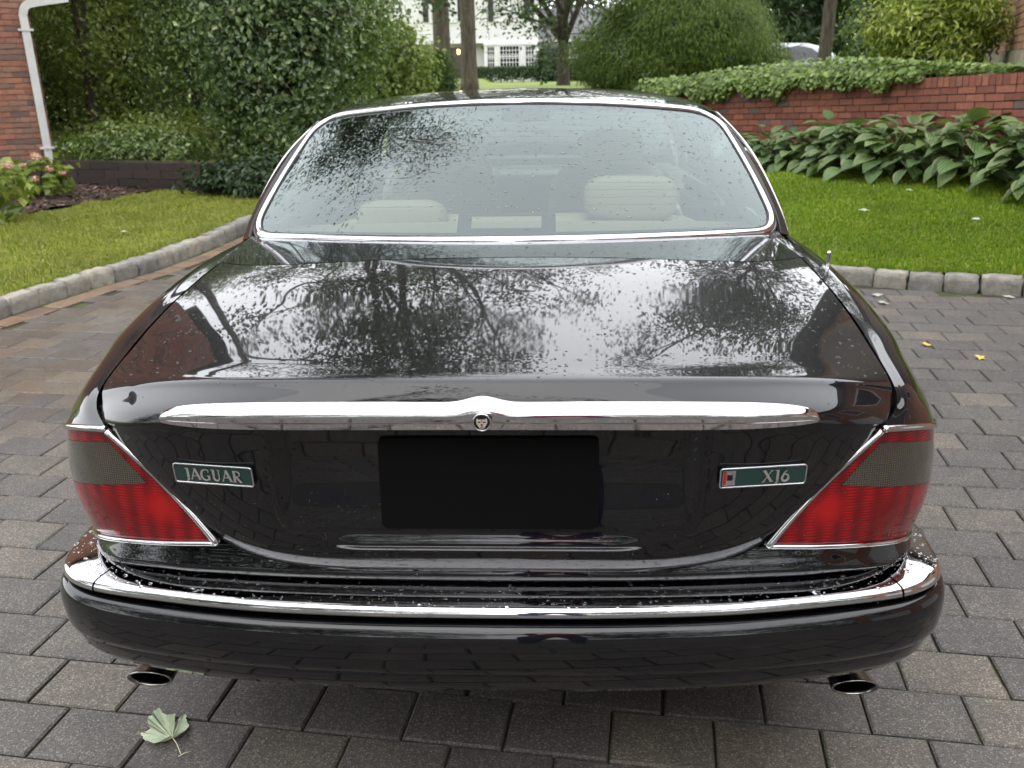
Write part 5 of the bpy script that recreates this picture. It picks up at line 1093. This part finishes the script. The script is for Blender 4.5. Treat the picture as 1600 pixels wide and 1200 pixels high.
for k, (x, y) in enumerate([(2.29, 3.05), (2.11, 3.28), (1.75, 2.9)]): litter(x, y, .004, .055, M_leafyel, 'small yellow fallen leaf on the grey pavers', 'yellow leaves on the pavers', 30+k)
# ================================================================== BRICK GARAGE behind to the right, mirrored in the wet paint and chrome
M_bricktex = mat('garage_brick', (.3, .12, .07), .85)
bt = nd(M_bricktex, 'ShaderNodeTexBrick'); bt.inputs['Scale'].default_value = 4.6; bt.inputs['Color1'].default_value = (.30, .12, .07, 1); bt.inputs['Color2'].default_value = (.38, .17, .10, 1); bt.inputs['Mortar'].default_value = (.25, .2, .17, 1)
mpg = nd(M_bricktex, 'ShaderNodeMapping'); mpg.inputs['Rotation'].default_value = (R_(90), 0, R_(90)); lk(M_bricktex, pos(M_bricktex), mpg.inputs[0]); lk(M_bricktex, mpg.outputs[0], bt.inputs[0]); setc(M_bricktex, bt.outputs[0])
gr = tag(empty('brick_garage', (6.0, -2.2, 0), R_(2)), 'brick garage with white doors across the drive', 'garage')
mk('wall', *boxm(0, 7, -3.5, 7.4, -.05, 5.2), M_bricktex, gr); mk('roof', *joinm([(np.array([(-.4, -3.9, 5.15), (-.4, 7.8, 5.15), (3.5, 7.8, 7.4), (3.5, -3.9, 7.4), (7.4, -3.9, 5.15), (7.4, 7.8, 5.15)]), [(0, 1, 2, 3), (3, 2, 5, 4)])]), M_roof, gr)
for y0 in (-2.9, .9):
    d_ = mk('garage_door', *boxm(-.03, .0, y0, y0+2.6, .0, 2.2), M_white, gr)
    for k in range(4): mk('door_panel', *boxm(-.045, -.031, y0+.1, y0+2.5, .08+k*.54, .52+k*.54), M_white, d_)
for y0 in (-2.2, .3, 2.6, 5.2):
    w_ = mk('window', *boxm(-.05, .0, y0, y0+1.1, 3.0, 4.5), M_white, gr); mk('pane', *boxm(-.06, -.051, y0+.1, y0+1.0, 3.1, 4.4), M_carglass, w_)
# ================================================================== PERSON taking the picture, mirrored in the boot handle
def skin_person():
    e = tag(empty('person', (.16, -1.86, 0)), 'person in red top and blue jeans holding a phone up behind the car', 'person')
    J = {'pel': (0, 0, .95), 'wai': (0, .01, 1.10), 'che': (0, 0, 1.32), 'nek': (0, .0, 1.50), 'hed': (0, .03, 1.60), 'top': (0, .02, 1.74),
         'shL': (-.17, 0, 1.44), 'elL': (-.25, .10, 1.20), 'wrL': (-.10, .33, 1.36), 'shR': (.17, 0, 1.44), 'elR': (.24, .10, 1.20), 'wrR': (.04, .33, 1.36),
         'hiL': (-.09, 0, .90), 'knL': (-.11, .03, .50), 'anL': (-.12, -.01, .09), 'toL': (-.13, .15, .04), 'hiR': (.09, 0, .90), 'knR': (.11, .03, .50), 'anR': (.12, -.01, .09), 'toR': (.13, .15, .04)}
    Rr = {'pel': .13, 'wai': .125, 'che': .14, 'nek': .055, 'hed': .085, 'top': .06, 'shL': .062, 'elL': .043, 'wrL': .03, 'shR': .062, 'elR': .043, 'wrR': .03, 'hiL': .09, 'knL': .06, 'anL': .045, 'toL': .035, 'hiR': .09, 'knR': .06, 'anR': .045, 'toR': .035}
    E = [('pel', 'wai'), ('wai', 'che'), ('che', 'nek'), ('nek', 'hed'), ('hed', 'top'), ('che', 'shL'), ('shL', 'elL'), ('elL', 'wrL'), ('che', 'shR'), ('shR', 'elR'), ('elR', 'wrR'), ('pel', 'hiL'), ('hiL', 'knL'), ('knL', 'anL'), ('anL', 'toL'), ('pel', 'hiR'), ('hiR', 'knR'), ('knR', 'anR'), ('anR', 'toR')]
    ks = list(J); me = bpy.data.meshes.new('body'); me.from_pydata([J[k] for k in ks], [(ks.index(a), ks.index(b)) for a, b in E], [])
    o = bpy.data.objects.new('body', me); link(o, e); sk = o.modifiers.new('skin', 'SKIN'); o.modifiers.new('sub', 'SUBSURF').levels = 2; o.modifiers['sub'].render_levels = 2
    for i, k in enumerate(ks): me.skin_vertices[0].data[i].radius = (Rr[k], Rr[k]*.8 if k in ('pel', 'wai', 'che') else Rr[k]); me.skin_vertices[0].data[i].use_root = (k == 'pel')
    m = mat('person_clothes', (.5, .3, .2), .8); sx = nd(m, 'ShaderNodeTexCoord'); sp = nd(m, 'ShaderNodeSeparateXYZ'); lk(m, sx.outputs['Object'], sp.inputs[0])
    c = ramp(m, sp.outputs[2], [(0, (.05, .05, .05)), (.08, (.04, .06, .14))]); 
    mr = nd(m, 'ShaderNodeMapRange'); mr.inputs[1].default_value = 0; mr.inputs[2].default_value = 1.8; lk(m, sp.outputs[2], mr.inputs[0])
    r2 = nd(m, 'ShaderNodeValToRGB'); r2.color_ramp.interpolation = 'CONSTANT'; el = r2.color_ramp.elements
    for p_, cc in ((.055, (.035, .055, .14, 1)), (.545, (.42, .012, .03, 1)), (.825, (.45, .27, .19, 1)), (.92, (.05, .03, .02, 1))):
        q = el.new(p_); q.color = cc
    el[0].color = (.03, .03, .03, 1); lk(m, mr.outputs[0], r2.inputs[0]); setc(m, r2.outputs[0])
    me.materials.append(m)
    ph = mk('phone', *boxm(-.108, .048, .40, .408, 1.38, 1.455), M_dark, None); ph.location = e.location; tag(ph, 'dark phone held up in both hands by the person', 'phone')
    skin = mat('hand_skin', (.45, .27, .19), .6)
    for s, x in ((-1, -.108), (1, .048)):
        hb_ = []
        for k in range(4): hb_.append(tubem(cr(np.array([(x+s*.01, .335, 1.375+.012*k), (x+s*.022, .375, 1.39+.016*k), (x-s*.005+s*.008, .402, 1.395+.016*k), (x-s*.03, .413, 1.397+.016*k)]), 8), np.linspace(.0085, .0065, 8), 7))
        hb_.append(tubem(cr(np.array([(x+s*.0, .335, 1.37), (x+s*.005, .36, 1.375), (x-s*.02, .388, 1.405)]), 8), np.linspace(.010, .0075, 8), 7)); hb_.append(tubem(np.array([(x+s*.0, .315, 1.365), (x+s*.01, .335, 1.385), (x+s*.014, .36, 1.405)]), np.array([.027, .033, .018]), 9))
        mk('hand', *joinm(hb_), skin, e, True)
    return e
skin_person()
